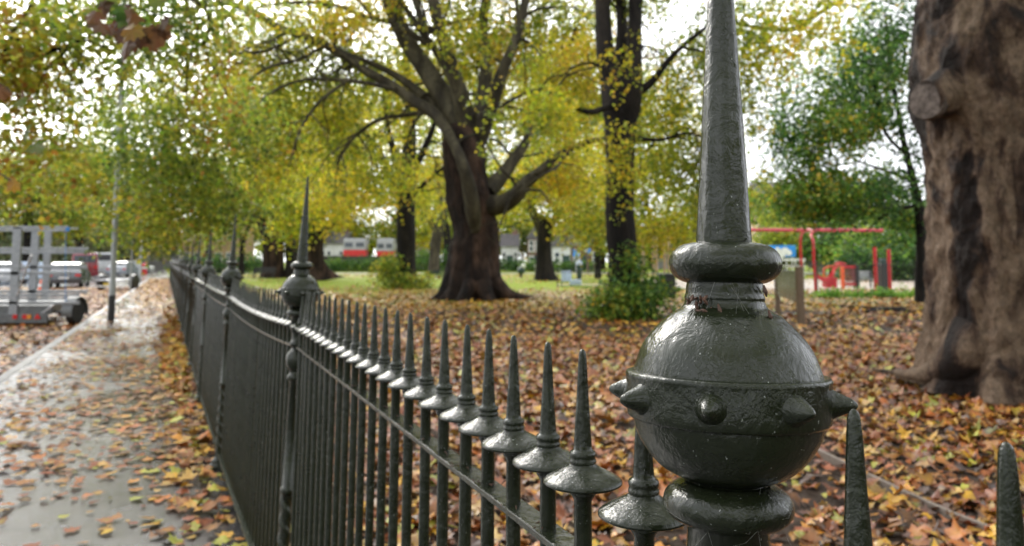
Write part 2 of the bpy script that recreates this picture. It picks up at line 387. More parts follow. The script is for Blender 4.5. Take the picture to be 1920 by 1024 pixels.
# ------------------------------------------------------------------ fallen leaves
def hexrgb(*c): return np.array(c)
PAL = np.array([(.44,.13,.025), (.27,.07,.02), (.40,.18,.055), (.68,.38,.03), (.42,.44,.05), (.085,.036,.02), (.58,.25,.03), (.56,.36,.10)])
def outline():
    a = np.array([0, 22, 42, 66, 92, 122, 150, 180, 210, 238, 268, 294, 318, 338])*PI/180
    r = np.array([1.0, .62, .80, .55, .92, .5, .52, .28, .52, .5, .92, .55, .80, .62])
    return a, r
def litter(name, pts, size, wts, m, flat=.25, simple=False, zoff=.004, seed=1, parent=None, lab=None):
    n = len(pts); r_ = np.random.default_rng(seed)
    if simple:
        a = np.array([0, 75, 140, 220, 285])*PI/180; rr = np.array([1, .75, .55, .55, .75])
    else: a, rr = outline()
    k = len(a)
    th = r_.uniform(0, 2*PI, n); s = size*r_.uniform(.38, 1.25, n)
    rj = rr[None, :]*r_.uniform(.8, 1.15, (n, k)); asp = r_.uniform(.7, 1.05, n)
    lx = np.cos(a)[None, :]*rj; ly = np.sin(a)[None, :]*rj*asp[:, None]
    curl = r_.normal(.12, flat, n); curl2 = r_.normal(.05, flat, n)
    lz = curl[:, None]*lx**2+curl2[:, None]*ly**2 + r_.normal(0, flat*.25, (n, k))
    lx = np.concatenate([np.zeros((n, 1)), lx], 1); ly = np.concatenate([np.zeros((n, 1)), ly], 1); lz = np.concatenate([np.zeros((n, 1)), lz], 1)
    tx = r_.normal(0, flat*.8, n); ty = r_.normal(0, flat*.8, n)
    lz = lz + tx[:, None]*lx + ty[:, None]*ly
    lz = (lz-lz.min(1)[:, None]*.85)
    c, sn = np.cos(th)[:, None], np.sin(th)[:, None]
    X = pts[:, 0:1]+(lx*c-ly*sn)*s[:, None]*.5; Y = pts[:, 1:2]+(lx*sn+ly*c)*s[:, None]*.5
    Z = pts[:, 2:3]+zoff+lz*s[:, None]*.5+r_.uniform(0, .012, n)[:, None]*(4*flat)
    V = np.stack([X, Y, Z], 2).reshape(-1, 3)
    base = np.arange(n)[:, None, None]*(k+1)
    tri = np.array([[0, 1+i, 1+(i+1) % k] for i in range(k)])[None]
    F = (base+tri).reshape(-1, 3)
    w_ = np.array(wts, float); w_ /= w_.sum()
    ci = r_.choice(len(PAL), n, p=w_); C = PAL[ci]*r_.uniform(.4, 1.15, (n, 1))
    C = np.repeat(C[:, None, :], k+1, 1)
    ci2 = PAL[r_.choice(len(PAL), n, p=w_)]
    C[:, 0, :] = C[:, 0, :]*.6+ci2*.4          # vein/patch colour at the centre
    o = mesh(name, V, F, m, parent, smooth=False, cols=C.reshape(-1, 3))
    o['kind'] = 'stuff'
    if lab: o['label'] = lab; o['category'] = 'leaves'
    return o
def scatter(n, f, y0, y1, pw=1.0):
    """points f(y)->(x0,x1) spread between depths"""
    out = []
    while len(out) < n:
        m_ = n
        y = y0+(y1-y0)*rng.uniform(0, 1, m_)**pw
        x = rng.uniform(-.72, .72, m_)*y
        lo, hi = zip(*[f(t) for t in y]); lo = np.array(lo); hi = np.array(hi)
        # uniform by width of the visible wedge
        keep = (x > lo) & (x < hi)
        out += list(np.stack([x[keep], y[keep], np.zeros(keep.sum())], 1))
    return np.array(out[:n])
fxs = np.vectorize(fx)
def park_lim(y): return (fx(y)+.04, 500)
def wedge(n, y0, y1):
    y = np.sqrt(rng.uniform(y0*y0, y1*y1, n)); x = rng.uniform(-.72, .72, n)*y; return np.stack([x, y, np.zeros(n)], 1)
def thin(p, f, lo, hi, s):   # irregular bare patches
    v = fbm(p, f, 3, s); return p[rng.uniform(0, 1, len(p)) < np.clip((v-lo)/(hi-lo), 0, 1)]
p = wedge(46000, 2.6, 15); p = p[p[:, 0] > fxs(p[:, 1])+.06]; p = thin(p, .8, .12, .42, 11)
litter('fallen_leaves', p, .15, (6, 7.5, 4, 3.8, 1.8, 6, 3, 2), M_LITTER, .33, lab='brown, orange and yellow plane leaves lying on the near park ground').location.z = 0
p = wedge(60000, 14.5, 40); p = p[rng.uniform(0, 1, len(p)) > np.clip((p[:, 1]-30)/14, 0, .6)]; p = p[p[:, 0] > fxs(p[:, 1])+.06]; p = thin(p, .5, .18, .45, 5)
far_ = p[:, 1] > 18+9*vnoise(p, .25, 4)
litter('fallen_leaves', p[far_], .19, (3, 1, 2, 9, 3, .6, 5, 3), M_LITTER, .3, simple=True, seed=22, lab='yellow leaves spread on the grass beyond the great plane tree')
p = p[~far_]
litter('fallen_leaves', p, .17, (6, 4.5, 3, 5.5, 2.4, 3.5, 4.5, 2.5), M_LITTER, .3, simple=True, seed=2, lab='drift of orange and yellow leaves lying further back around the trees')
p = wedge(22000, 40, 80); p = p[(p[:, 0] > fxs(np.minimum(p[:, 1], 60))+.1)]; p = thin(p, .12, .35, .65, 9)
p = p[~((p[:, 0] > 8.8) & (p[:, 1] < 60) & (rng.uniform(0, 1, len(p)) > .12))]
litter('fallen_leaves', p, .24, (3, 1, 2, 6, 5, 0, 5, 3), M_LITTER, .3, simple=True, seed=3, lab='thin scatter of yellow leaves lying over the far lawn')
# pavement: sparse everywhere, thick along the foot of the fence
def pave_pts(n, y0, y1):
    y = np.sqrt(rng.uniform(y0*y0, y1*y1, n)); a_ = kx(y)+.05; b_ = fxs(y)-.05
    t = rng.uniform(0, 1, n); return np.stack([a_+(b_-a_)*t, y, np.zeros(n)], 1), t
p, t = pave_pts(19000, 3, 24); v = fbm(p, .8, 3, 3)
keep = rng.uniform(0, 1, len(p)) < np.clip(np.where(p[:, 1] > 11, .16, .42)+.9*np.clip((v-.47)*3.5, 0, 1)+np.clip((t-.74)*5, 0, 1), 0, .95)*np.where(p[:, 1] < 12, .8, 1)
litter('pavement_leaves', p[keep], .13, (5, 6, 5, 3, 2, 3, 3, 3), M_WETLEAF, .1, seed=4, lab='wet leaves stuck flat on the pavement, thickest along the foot of the railings')
p, t = pave_pts(9000, 3, 22); p = p[t > .76+.16*fbm(p, 1.5, 2, 8)[:]]
litter('pavement_leaves', p, .15, (5, 3, 4, 5, 4, 1, 5, 3), M_WETLEAF, .28, seed=14, zoff=.012, lab='loose drift of leaves heaped against the foot of the near railings')
p, t = pave_pts(15000, 20, 60); keep = rng.uniform(0, 1, len(p)) < np.clip(.25+(t-.4)*1.3+(p[:, 1]-24)*.03, .1, .95)
litter('pavement_leaves', p[keep], .2, (4, 2, 4, 6, 1, 1, 6, 4), M_WETLEAF, .2, simple=True, seed=5, lab='orange leaves covering the distant part of the pavement')
y = np.sqrt(rng.uniform(7**2, 45**2, 20000)); x = kx(y)-.2-rng.exponential(3.2, len(y)); p = np.stack([x, y, -.11+0*x], 1)
litter('road_leaves', p, .19, (5, 6, 6, 2, .6, 4, 4, 4), M_WETLEAF, .18, simple=True, seed=6, lab='brown leaf litter covering the road edge under the rack trailer')

# ------------------------------------------------------------------ the iron railing
fence = thing('iron_railing', 'long dark green wrought iron railing with spiked balls and spires, running beside the wet pavement', 'railing')
def lathe_np(prof, n, wob=0.0, s=0):
    V = []; F = []
    for r, z in prof:
        for k in range(n):
            a = 2*PI*k/n; V.append((r*math.cos(a), r*math.sin(a), z))
    V = np.array(V)
    if wob:
        d = (fbm(V, 26, 3, s)-.5)*2*wob + (fbm(V, 80, 2, s+9)-.5)*wob
        rr = np.hypot(V[:, 0], V[:, 1]); ok = rr > 1e-5
        V[ok, 0] *= 1+d[ok]/np.maximum(rr[ok], .004); V[ok, 1] *= 1+d[ok]/np.maximum(rr[ok], .004)
    for i in range(len(prof)-1):
        for k in range(n):
            k2 = (k+1) % n; F.append((i*n+k, i*n+k2, (i+1)*n+k2, (i+1)*n+k))
    return V, np.array(F)
def dens(prof, m):
    out = []
    for (r0, z0), (r1, z1) in zip(prof[:-1], prof[1:]):
        for k in range(m): out.append((r0+(r1-r0)*k/m, z0+(z1-z0)*k/m))
    return out+[prof[-1]]
def arc(rc, zc, rr, rz, a0, a1, m):
    return [(rc+rr*math.cos(R(a0+(a1-a0)*k/m)), zc+rz*math.sin(R(a0+(a1-a0)*k/m))) for k in range(m+1)]
def zz(v):
    v = v-float(np.interp(v, (560, 640, 722, 801, 866, 909, 951), (0, 10, 26, 32, 30, 28, 30)))
    return EYE-(v-487)*.63/FPX
k1 = .63/FPX
lean0 = Matrix.Rotation(0, 4, 'Y')
def make_post():
    V, F = lathe_np(dens([(.055, 0), (.055, .05), (.046, .06), (.046, .075), (.034, .09), (.023, .1), (.021, .12), (.021, .5), (.021, .61), (.027, .612), (.029, .622), (.027, .632), (.021, .636),
        (.021, 1.045), (.029, 1.05), (.031, 1.058), (.029, 1.066), (.022, 1.072)]+arc(0, 1.125, .040, .050, -58, 62, 10)+[(.021, 1.176), (.028, 1.182), (.030, 1.190), (.026, 1.199), (.021, 1.205), (.022, 1.228), (.028, 1.24), (.030, 1.248), (.033, 1.256)], 2), 40, .0006)
    post = mesh('post', V, F, M_PAINT, fence)
    # barley twist on the lower shaft
    tv = []; tf = []; n = 24; H_ = 96
    for i in range(H_+1):
        z = .115+i*(.605-.115)/H_
        for k in range(n):
            a = 2*PI*k/n; r = .0225+.0045*math.cos(2*a+z*85)
            tv.append((r*math.cos(a), r*math.sin(a), z))
    for i in range(H_):
        for k in range(n): tf.append((i*n+k, i*n+(k+1) % n, (i+1)*n+(k+1) % n, (i+1)*n+k))
    mesh('twisted_shaft', tv, np.array(tf), M_PAINT, post)
    # lower roll
    V, F = lathe_np([(.033, 1.256)]+arc(.026, zz(951), .0240, .0165, -78, 82, 16)+[(.032, zz(913)), (.034, zz(908))], 96, .0008, 3)
    mesh('lower_roll', V, F, M_PAINT, post)
    R_ = 190*k1
    body = [(.031, zz(916)), (62*k1, zz(912)), (84*k1, zz(904)), (118*k1, zz(891)), (141*k1, zz(873)), (158*k1, zz(852)), (169*k1, zz(832)), (176*k1, zz(812)), (178*k1, zz(796))]
    body += [(178*k1, zz(760)), (178*k1, zz(722)), (173*k1, zz(700)), (165*k1, zz(672)), (152*k1, zz(644)), (136*k1, zz(622)), (118*k1, zz(602)), (98*k1, zz(588)), (84*k1, zz(580)), (76*k1, zz(572)), (71.5*k1, zz(560)), (72.5*k1, zz(555)), (71.5*k1, zz(550)), (70*k1, zz(545)), (70*k1, zz(534)), (68*k1, zz(522))]
    A = np.array(body); A[:, 0] *= np.where(A[:, 0] > .045, .955, 1); B = cr_path(np.c_[A, A*0], 3)[:, :2]
    V, F = lathe_np([tuple(q) for q in B], 144, .0009, 5)
    mesh('ball', V, F, M_PAINT, post)
    band = [(176*k1, zz(806)), (184*k1, zz(805)), (188*k1, zz(801)), (190*k1, zz(790)), (191*k1, zz(760)), (191*k1, zz(730)), (192*k1, zz(722)), (190*k1, zz(717)), (184*k1, zz(715)), (175*k1, zz(714.5))]
    V, F = lathe_np(dens([(r*.955, z) for r, z in band], 2), 144, .0007, 7)
    mesh('band', V, F, M_PAINT, post)
    for s in range(8):
        a = R(-68.0+45*s)
        prof = [(.0150, -.006), (.0148, 0), (.0133, .0022), (.0120, .0045), (.0098, .0095), (.0074, .0145), (.0050, .0190), (.0030, .0216), (.0012, .0226), (.0002, .0228)]
        V, F = lathe_np(dens(prof, 2), 28, .0006, 20+s)
        M = Matrix.Translation((math.cos(a)*R_*.942, math.sin(a)*R_*.942, zz(763)))@Matrix.Rotation(a, 4, 'Z')@Matrix.Rotation(PI/2, 4, 'Y')
        V = np.array([M@Vector(q*.82) for q in V])
        mesh('spike', V, F, M_PAINT, post)
    V, F = lathe_np([(.028, zz(528))]+arc(.0255, zz(490), .0192, .0165, -84, 84, 18)+[(.0225, zz(451)), (.0215, zz(449))], 96, .0009, 4)
    mesh('collar', V, F, M_PAINT, post)
    prof = [(.0224, zz(455)), (.0222, zz(445)), (.0215, zz(420))]+[(.0215+(.0040-.0215)*t, zz(420)+(1.852-zz(420))*t) for t in np.linspace(.02, 1, 50)]+[(.0035, 1.857), (.0022, 1.861), (.0003, 1.863)]
    V, F = lathe_np(prof, 64, 0)
    # the spire is a rounded octagon with soft edges
    a = np.arctan2(V[:, 1], V[:, 0]); fac = 1+.03*np.cos(8*a+.6)*.5; V[:, 0] *= fac; V[:, 1] *= fac
    V[:, :2] *= (1+(fbm(V, 40, 3, 2)-.5)*.05)[:, None]
    mesh('spire', V, F, M_PAINT, post)
    return post
post0 = make_post()
for i, (x, y) in enumerate(POSTS):
    o = post0 if i == 0 else copy_tree(post0, fence)
    dz = 0 if i < 2 else -.022
    o.location = (x, y, dz)
    ang = math.atan2(POSTS[min(i+1, len(POSTS)-1)][0]-POSTS[max(i-1, 0)][0], POSTS[min(i+1, len(POSTS)-1)][1]-POSTS[max(i-1, 0)][1])
    la = R(-.9) if i < 2 else R(2.4)
    if i == 1: la = R(1.3)
    lb = R(-2.6) if i == 1 else 0      # the near post leans a little away at its top
    o.rotation_mode = 'ZYX'; o.rotation_euler = (lb, la, 0)
    o.location = (x-1.39*math.sin(la)-(.007 if i == 1 else 0), y+1.39*math.sin(lb), dz)
# pickets
def picket_meshes():
    def up(pr, k=1.12): return [(r*k if r < .0135 else r, z if z < .5 else z+.015-(.009*max(0, z-1.284)/.113)) for r, z in pr]
    V, F = lathe_np(up(dens([(.0088, .02), (.0088, 1.0), (.0088, 1.224), (.0100, 1.227), (.0122, 1.231), (.0145, 1.2345), (.0138, 1.238), (.010, 1.241)], 3)), 16, .0004)
    p_ = mesh('picket', V, F, M_PAINT, None)
    V, F = lathe_np(up([(.010, 1.2385), (.0165, 1.2400), (.030, 1.2412), (.0405, 1.2424), (.0434, 1.2440), (.0432, 1.2462), (.0405, 1.2485), (.034, 1.2525), (.026, 1.2565), (.019, 1.2600), (.0146, 1.2635), (.0142, 1.2650)]), 48, .0008, 2)
    d_ = mesh('disc', V, F, M_PAINT, p_)
    prof = [(.0140, 1.2635), (.0150, 1.2660), (.0146, 1.2685), (.0122, 1.2700), (.0145, 1.2722), (.0148, 1.2748), (.0138, 1.2770), (.0100, 1.2785), (.0092, 1.2800), (.0088, 1.284)]
    prof += [(.0088+(.0036-.0088)*t, 1.284+(1.390-1.284)*t) for t in np.linspace(.05, 1, 16)]+[(.0030, 1.3935), (.0018, 1.396), (.0002, 1.397)]
    V, F = lathe_np(up(prof), 20, .0004, 6)
    h_ = mesh('spear_head', V, F, M_PAINT, p_)
    return p_
pk = picket_meshes()
def bay_pts(i):
    (x0, y0), (x1, y1) = POSTS[i], POSTS[i+1]; n = 25
    out = []
    for k in range(n-1):
        t = (k+1)/n
        if i == 1: yy = ([.760, .874, .954, 1.053, 1.147, 1.243, 1.345, 1.444, 1.558, 1.656, 1.761, 1.861]+[1.965+.0995*j for j in range(20)])[k]; t = (yy-y0)/(y1-y0)
        if i == 0:
            yy = [.52, .426][k] if k < 2 else .426-.1*(k-1); t = (yy-y0)/(y1-y0)
        if not 0 < t < .985: continue
        sag = 0 if i < 2 else -.028*(4*t*(1-t)) if i == 2 else -.012*(4*t*(1-t))
        dz = (0 if i == 0 else -.022*t if i == 1 else -.022)+sag
        out.append((x0+(x1-x0)*t, y0+(y1-y0)*t, dz))
    return out
allp = [q for i in range(len(POSTS)-1) for q in bay_pts(i)]
inview = [q for q in allp if q[1] > .3]
inview.sort(key=lambda q: q[1])
src = {'picket': pk}
kids = [k for k in bpy.data.objects if k.parent == pk]
def put_picket(o, q, j):
    rr_ = random.Random(j); la_ = .030 if q[1] > 5 else .004+.026*max(0, q[1]-1)/4
    o.parent = fence; o.location = (q[0]-1.33*la_, q[1], q[2])
    o.rotation_mode = 'ZYX'; o.rotation_euler = (rr_.gauss(0, .0015), la_ + rr_.gauss(0, .0008), rr_.uniform(0, 6))
for j, q in enumerate(inview[:100]):
    o = pk if j == 0 else pk.copy()
    if j:
        COL.objects.link(o)
        for c in kids: c2 = c.copy(); COL.objects.link(c2); c2.parent = o
    put_picket(o, q, j)
# remaining pickets: one object
pv, pf = [], []
tmpl_V, tmpl_F = [], []; b_ = 0
def low_lathe(prof, n):
    return lathe_np(prof, n)
for prof in ([(.009, .02), (.009, 1.236), (.043, 1.243), (.043, 1.247), (.015, 1.262), (.014, 1.278), (.0088, 1.284), (.0036, 1.39), (.0003, 1.397)],):
    V, F = low_lathe(prof, 8); tmpl_V = V; tmpl_F = F
rest = np.array(inview[100:]+[q for q in allp if q[1] <= .3])
VV = (tmpl_V[None]+rest[:, None, :]); VV[:, :, 0] += (tmpl_V[None, :, 2]-1.33)*.030
FF = tmpl_F[None]+np.arange(len(rest))[:, None, None]*len(tmpl_V)
o = mesh('pickets', VV.reshape(-1, 3), FF.reshape(-1, 4), M_PAINT, fence); o['kind'] = 'stuff'
# rails: one flat bar per bay, low rail and stone plinth
for i in range(len(POSTS)-1):
    (x0, y0), (x1, y1) = POSTS[i], POSTS[i+1]; L_ = math.hypot(x1-x0, y1-y0); a = math.atan2(y1-y0, x1-x0)
    for (zc, wd, th, nm) in ((1.178, .035, .009, 'top_rail'), (.13, .05, .01, 'bottom_rail')):
        b = MB(); n = 12; V = []
        for k in range(n+1):
            t = k/n; sag = 0 if i < 2 else -.028*(4*t*(1-t)) if i == 2 else -.012*(4*t*(1-t))
            dz = (0 if i == 0 else -.022*t if i == 1 else -.022)+sag
            c = Vector((x0+(x1-x0)*t, y0+(y1-y0)*t, zc+dz)); nn = Vector((-math.sin(a), math.cos(a), 0))
            c.x -= (1.33-zc)*.030 if i >= 2 else 0
            V += [c-nn*wd/2-Vector((0, 0, th/2)), c+nn*wd/2-Vector((0, 0, th/2)), c+nn*wd/2+Vector((0, 0, th/2)), c-nn*wd/2+Vector((0, 0, th/2))]
        F = []
        for k in range(n):
            for j in range(4): F.append((4*k+j, 4*k+(j+1) % 4, 4*k+4+(j+1) % 4, 4*k+4+j))
        F += [(3, 2, 1, 0), tuple(4*n+j for j in range(4))]
        b.add(V, F); b.build(nm, M_PAINT, fence, bevel=.0015)
# dry bits lodged on the rail and in the post's neck
M_BITS = vary('dry_plant_bits', (.09,.045,.03), .7, s=90, amt=.5)
dbv = MB()
rr_ = random.Random(3)
for q in inview[:26]:
    for k in range(rr_.randint(3, 9)):
        a = rr_.uniform(0, 2*PI); r = rr_.uniform(.010, .024); l = rr_.uniform(.003, .010)
        c = Vector((q[0]+math.cos(a)*r, q[1]+math.sin(a)*r, 1.1835+q[2])); d = Vector((math.cos(a*3), math.sin(a*3), rr_.uniform(0, .8)))*l
        dbv.tube([c-d*.5+Vector((0,0,.001)), c+Vector((0,0,.0025)), c+d*.5+Vector((0,0,.001))], [.0004, .0009, .0004], 5)
tag(dbv.build('dry_debris', M_BITS), 'dry brown seed husks and leaf bits caught along the top rail', 'debris', kind='stuff')
db = MB(); c0 = Vector((POSTS[1][0], POSTS[1][1], 0))
def onpost(u, v, r):   # a point on the near post's surface from an angle and a height
    return c0+Vector((math.sin(R(u))*r, -math.cos(R(u))*r, v))
for k in range(16):
    an = rr_.uniform(-72, -45); h = zz(rr_.uniform(553, 584)); q = onpost(an, h, .0375+rr_.uniform(0, .004)); d = Vector((rr_.gauss(0, 1), rr_.gauss(0, 1), rr_.gauss(0, 1))).normalized()*.004
    db.tube([q-d*.7, q, q+d*.7], [.0005, .0015, .0005], 6)
for (an, v, dr) in ((-34, 566, 0), (-30, 578, .002), (28, 532, 0), (-44, 573, 0), (30, 578, .003)):
    q = onpost(an, zz(v), .034+dr); db.tube([q, q+Vector((.001, -.001, -.005)), q+Vector((.002, 0, -.009))], [.0006, .0017, .0005], 6)
tag(db.build('dry_debris', M_BITS), 'dark clump of husks caught in the neck of the near spiked ball post', 'debris', kind='stuff')
web = MB()
for k in range(14):
    a0 = rr_.uniform(-60, 40); v0 = rr_.uniform(900, 985); q = onpost(a0, zz(v0), .036 if v0 < 925 else .050)
    q2 = q+Vector((rr_.uniform(-.03, .03), rr_.uniform(-.004, .004), rr_.uniform(-.03, .012)))
    m = (q+q2)/2+Vector((0, -.002, -.002)); web.tube([q, m, q2], .00004, 3)
for k in range(9):
    a0 = rr_.uniform(-80, 70); q = onpost(a0, zz(rr_.uniform(526, 534)), .036); q2 = onpost(a0+rr_.uniform(-25, 25), zz(rr_.uniform(560, 585)), .037); web.tube([q, (q+q2)/2, q2], .000035, 3)
tag(web.build('cobweb', vary('cobweb_silk', (.5,.5,.5), .6)), 'fine cobweb threads strung around the neck and lower roll of the near post', 'cobweb', kind='stuff')

# ------------------------------------------------------------------ trees
def bark_tube(pts4, n=28, m=6, wob=.08, seed=0, lobes=None, fine=0.0, freq=1.6):
    A = cr_path(pts4, m); V = []; F = []
    pts = [Vector(q[:3]) for q in A]; t0 = (pts[1]-pts[0]).normalized()
    up = Vector((0, 1, 0)); x = t0.cross(up).normalized(); Rr = A[:, 3]
    z0 = pts[0].z; AN = []
    for i, p_ in enumerate(pts):
        t = (pts[min(i+1, len(pts)-1)]-pts[max(i-1, 0)]).normalized()
        x = (x-t*x.dot(t)).normalized(); y = t.cross(x)
        for k in range(n):
            a = 2*PI*k/n; r = max(Rr[i], .004)
            if lobes:
                wd = math.atan2((x*math.cos(a)+y*math.sin(a)).y, (x*math.cos(a)+y*math.sin(a)).x)
                for (la, lw, lamp, lh) in lobes:
                    dd = (wd-R(la)+PI) % (2*PI)-PI
                    r += lamp*math.exp(-(dd/lw)**2)*math.exp(-max(0, p_.z-z0)/lh)
            V.append(p_+(x*math.cos(a)+y*math.sin(a))*r); AN.append(r)
    V = np.array([tuple(q) for q in V]); AN = np.array(AN)
    C = np.repeat(np.array([tuple(q) for q in pts]), n, 0); D = (V-C); D /= np.maximum(np.linalg.norm(D, axis=1), 1e-6)[:, None]
    nz_ = (fbm(V*np.array([1, 1, .45]), freq, 4, seed)-.5)*2
    V = V+D*(nz_*wob*AN)[:, None]
    if fine: V = V+D*((fbm(V*np.array([1, 1, .5]), freq*6, 4, seed+5)-.5)*fine)[:, None]
    for i in range(len(pts)-1):
        for k in range(n):
            k2 = (k+1) % n; F.append((i*n+k, i*n+k2, (i+1)*n+k2, (i+1)*n+k))
    return V, np.array(F)
def join(vfs):
    Vs, Fs, b = [], [], 0
    for V, F in vfs: Vs.append(V); Fs.append(F+b); b += len(V)
    return np.concatenate(Vs), np.concatenate(Fs)
def pxpath(rows, D, dd=0.0):
    """rows (u, v, radius px[, depth offset]) -> metre rows"""
    out = []
    for k, r in enumerate(rows):
        Y = D+(r[3] if len(r) > 3 else dd*k/max(1, len(rows)-1)); q = P(r[0], r[1], Y); out.append((q.x, q.y, q.z, px(r[2], Y)))
    return out
def twigs(start_rows, rnd, n_sub, ln, r0, depth=2, droop=.25):
    """recursive side branches off a path of (x,y,z,r); returns tube list"""
    out = []
    A = cr_path(start_rows, 4)
    for _ in range(n_sub):
        i = rnd.randint(len(A)//4, len(A)-2); p0 = Vector(A[i][:3]); d = Vector(A[i+1][:3])-p0
        if d.length < 1e-4: continue
        d.normalize(); s = Vector((rnd.gauss(0, 1), rnd.gauss(0, .7), rnd.gauss(.2, .6))).normalized()
        d = (d*.5+s).normalized(); l = ln*rnd.uniform(.5, 1.2); r = min(r0, A[i][3]*.6); rows = []
        p_ = p0.copy()
        for k in range(6):
            rows.append((p_.x, p_.y, p_.z, r*(1-k/6.5))); d = (d+Vector((rnd.gauss(0, .25), rnd.gauss(0, .25), rnd.gauss(-droop*.4, .2)))).normalized(); p_ = p_+d*l/5
        out.append(bark_tube(rows, 6, 2, .05, 1))
        if depth > 1: out += twigs(rows, rnd, 3, ln*.5, r*.6, depth-1, droop)
    return out
def foliage(clumps, size, pal, wts, seed, thr=.46, freq=.55, droop=.5, spray=9):
    """clumps (u,v,D,ru,rv,rd,n): leaf sprays inside px-measured ellipsoids; returns V,F,C"""
    r_ = np.random.default_rng(seed); starts = []; size = size*.78
    for (u, v, D, ru, rv, rd, n) in clumps:
        n = int(n*1.55)
        ns = int(n/spray*2.0)
        q = r_.normal(0, 1, (ns, 3)); q /= np.linalg.norm(q, axis=1)[:, None]; q *= r_.uniform(0, 1, (ns, 1))**(1/2.2)
        c = P(u, v, D); S = np.array([px(ru, D), rd, px(rv, D)])
        X = np.array(c)+q*S
        f = freq*(20/ max(D, 8))**.5
        keep = vnoise(X, f*1.2, seed)*.6+vnoise(X, f*2.7, seed+3)*.4 > thr+r_.normal(0, .05, ns)
        X = X[keep]; starts.append(X[:int(n/spray)])
    S = np.concatenate(starts); ns = len(S)
    d = r_.normal(0, 1, (ns, 3)); d[:, 2] = d[:, 2]*.35-droop; d /= np.linalg.norm(d, axis=1)[:, None]
    ln = size*r_.uniform(3, 7.5, ns)
    t = np.linspace(0, 1, spray)[None, :, None]
    X = S[:, None, :]+d[:, None, :]*ln[:, None, None]*t; X[:, :, 2] -= (t[:, :, 0]**2)*ln[:, None]*.35
    X = (X+r_.normal(0, size*.42, X.shape)).reshape(-1, 3); n = len(X)
    a = r_.normal(0, 1, (n, 3)); a[:, 2] = a[:, 2]*.6-.45; a /= np.linalg.norm(a, axis=1)[:, None]
    b = r_.normal(0, 1, (n, 3)); b -= a*(a*b).sum(1)[:, None]; b /= np.linalg.norm(b, axis=1)[:, None]
    nn = np.cross(a, b); s = (size*r_.uniform(.6, 1.25, n))[:, None]
    V = np.stack([X, X+a*s*.45+b*s*.42+nn*s*.12, X+a*s, X+a*s*.4-b*s*.42+nn*s*.12], 1).reshape(-1, 3)
    F = np.arange(n*4).reshape(-1, 4)
    pal = np.array(pal); w_ = np.array(wts, float); w_ /= w_.sum()
    # colour runs in patches through the crown
    h = vnoise(X, .5, seed+21); order = np.argsort(np.argsort(h+r_.normal(0, .22, n)))/n
    ci = np.searchsorted(np.cumsum(w_), order, side='right').clip(0, len(pal)-1)
    C = pal[ci]*(r_.uniform(.45, 1.25, (n, 1))*r_.uniform(.85, 1.1, (n, 3))); C = np.repeat(C[:, None], 4, 1).reshape(-1, 3)
    return V, F, C
def canopy(balls, size, pal, wts, seed, thr=.45):
    r_ = np.random.default_rng(seed); Xs = []
    for (x, y, z, rx, ry, rz, n) in balls:
        q = r_.normal(0, 1, (n*2, 3)); q /= np.linalg.norm(q, axis=1)[:, None]; q *= r_.uniform(0, 1, (n*2, 1))**(1/2.5)
        X = np.array([x, y, z])+q*np.array([rx, ry, rz]); Xs.append(X[vnoise(X, .6, seed) > thr][:n])
    X = np.concatenate(Xs); n = len(X)
    a = r_.normal(0, 1, (n, 3)); a /= np.linalg.norm(a, axis=1)[:, None]; b = r_.normal(0, 1, (n, 3)); b -= a*(a*b).sum(1)[:, None]; b /= np.linalg.norm(b, axis=1)[:, None]
    s = (size*r_.uniform(.7, 1.3, n))[:, None]; V = np.stack([X, X+a*s*.45+b*s*.5, X+a*s, X+a*s*.45-b*s*.5], 1).reshape(-1, 3)
    C = np.repeat(np.array(pal)[r_.choice(len(pal), n, p=np.array(wts)/sum(wts))][:, None], 4, 1).reshape(-1, 3)
    return V, np.arange(n*4).reshape(-1, 4), C
YEL = [(.17,.24,.03), (.34,.41,.035), (.58,.58,.04), (.78,.66,.045), (.80,.54,.05)]
GRN = [(.13,.21,.035), (.25,.35,.045), (.43,.49,.055), (.62,.56,.06), (.50,.26,.05)]
DKG = [(.045,.11,.03), (.085,.19,.035), (.17,.31,.045), (.33,.44,.055), (.60,.45,.05)]
def tree(name, label, trunk, branches, crown, base, cat='tree', group=None, tm=M_BARK, bm=M_LIMB, limb_name='limb'):
    t = thing(name, label, cat, base, group=group); off = np.array(base)
    V, F = join(trunk); mesh('trunk', V-off, F, tm, t)
    for b in branches:
        V, F = join(b) if isinstance(b, list) else b; mesh(limb_name, V-off, F, bm, t)
    for c in crown: V, F, C = c; mesh('crown', V-off, F, M_LEAF, t, smooth=False, cols=C)
    return t
rnd = random.Random(11)

# --- the great plane tree in the middle
D = 29.8; g = G(893, 560)
lob = [(-100, .2, .8, .5), (-62, .16, .6, .6), (-135, .18, .7, .55), (-20, .26, 1.3, .45), (20, .3, .6, .4), (60, .3, .6, .4), (100, .3, .6, .4), (150, .3, .6, .4), (188, .26, 1.3, .5)]
trunk = [bark_tube(pxpath([(893, 563, 47), (892, 550, 46), (890, 520, 46), (890, 480, 45), (893, 440, 42), (890, 405, 42), (882, 370, 44), (876, 335, 42), (872, 300, 42), (868, 265, 40), (865, 235, 30)], D), 96, 9, .2, 3, lob, .14, 1.3)]
for rw in ([(925, 535, 22, -.5), (945, 552, 14, -.6), (968, 561, 8, -.6), (1005, 563, 3, -.6)], [(862, 540, 20, -.5), (842, 556, 12, -.6), (826, 563, 5, -.6), (800, 565, 2, -.6)], [(885, 535, 18, -1.0), (868, 560, 11, -1.4), (855, 567, 5, -1.6)], [(905, 535, 18, -1.0), (915, 562, 10, -1.5), (925, 569, 4, -1.7)]):
    trunk.append(bark_tube(pxpath(rw, D), 16, 5, .15, 8, None, .03, 2))
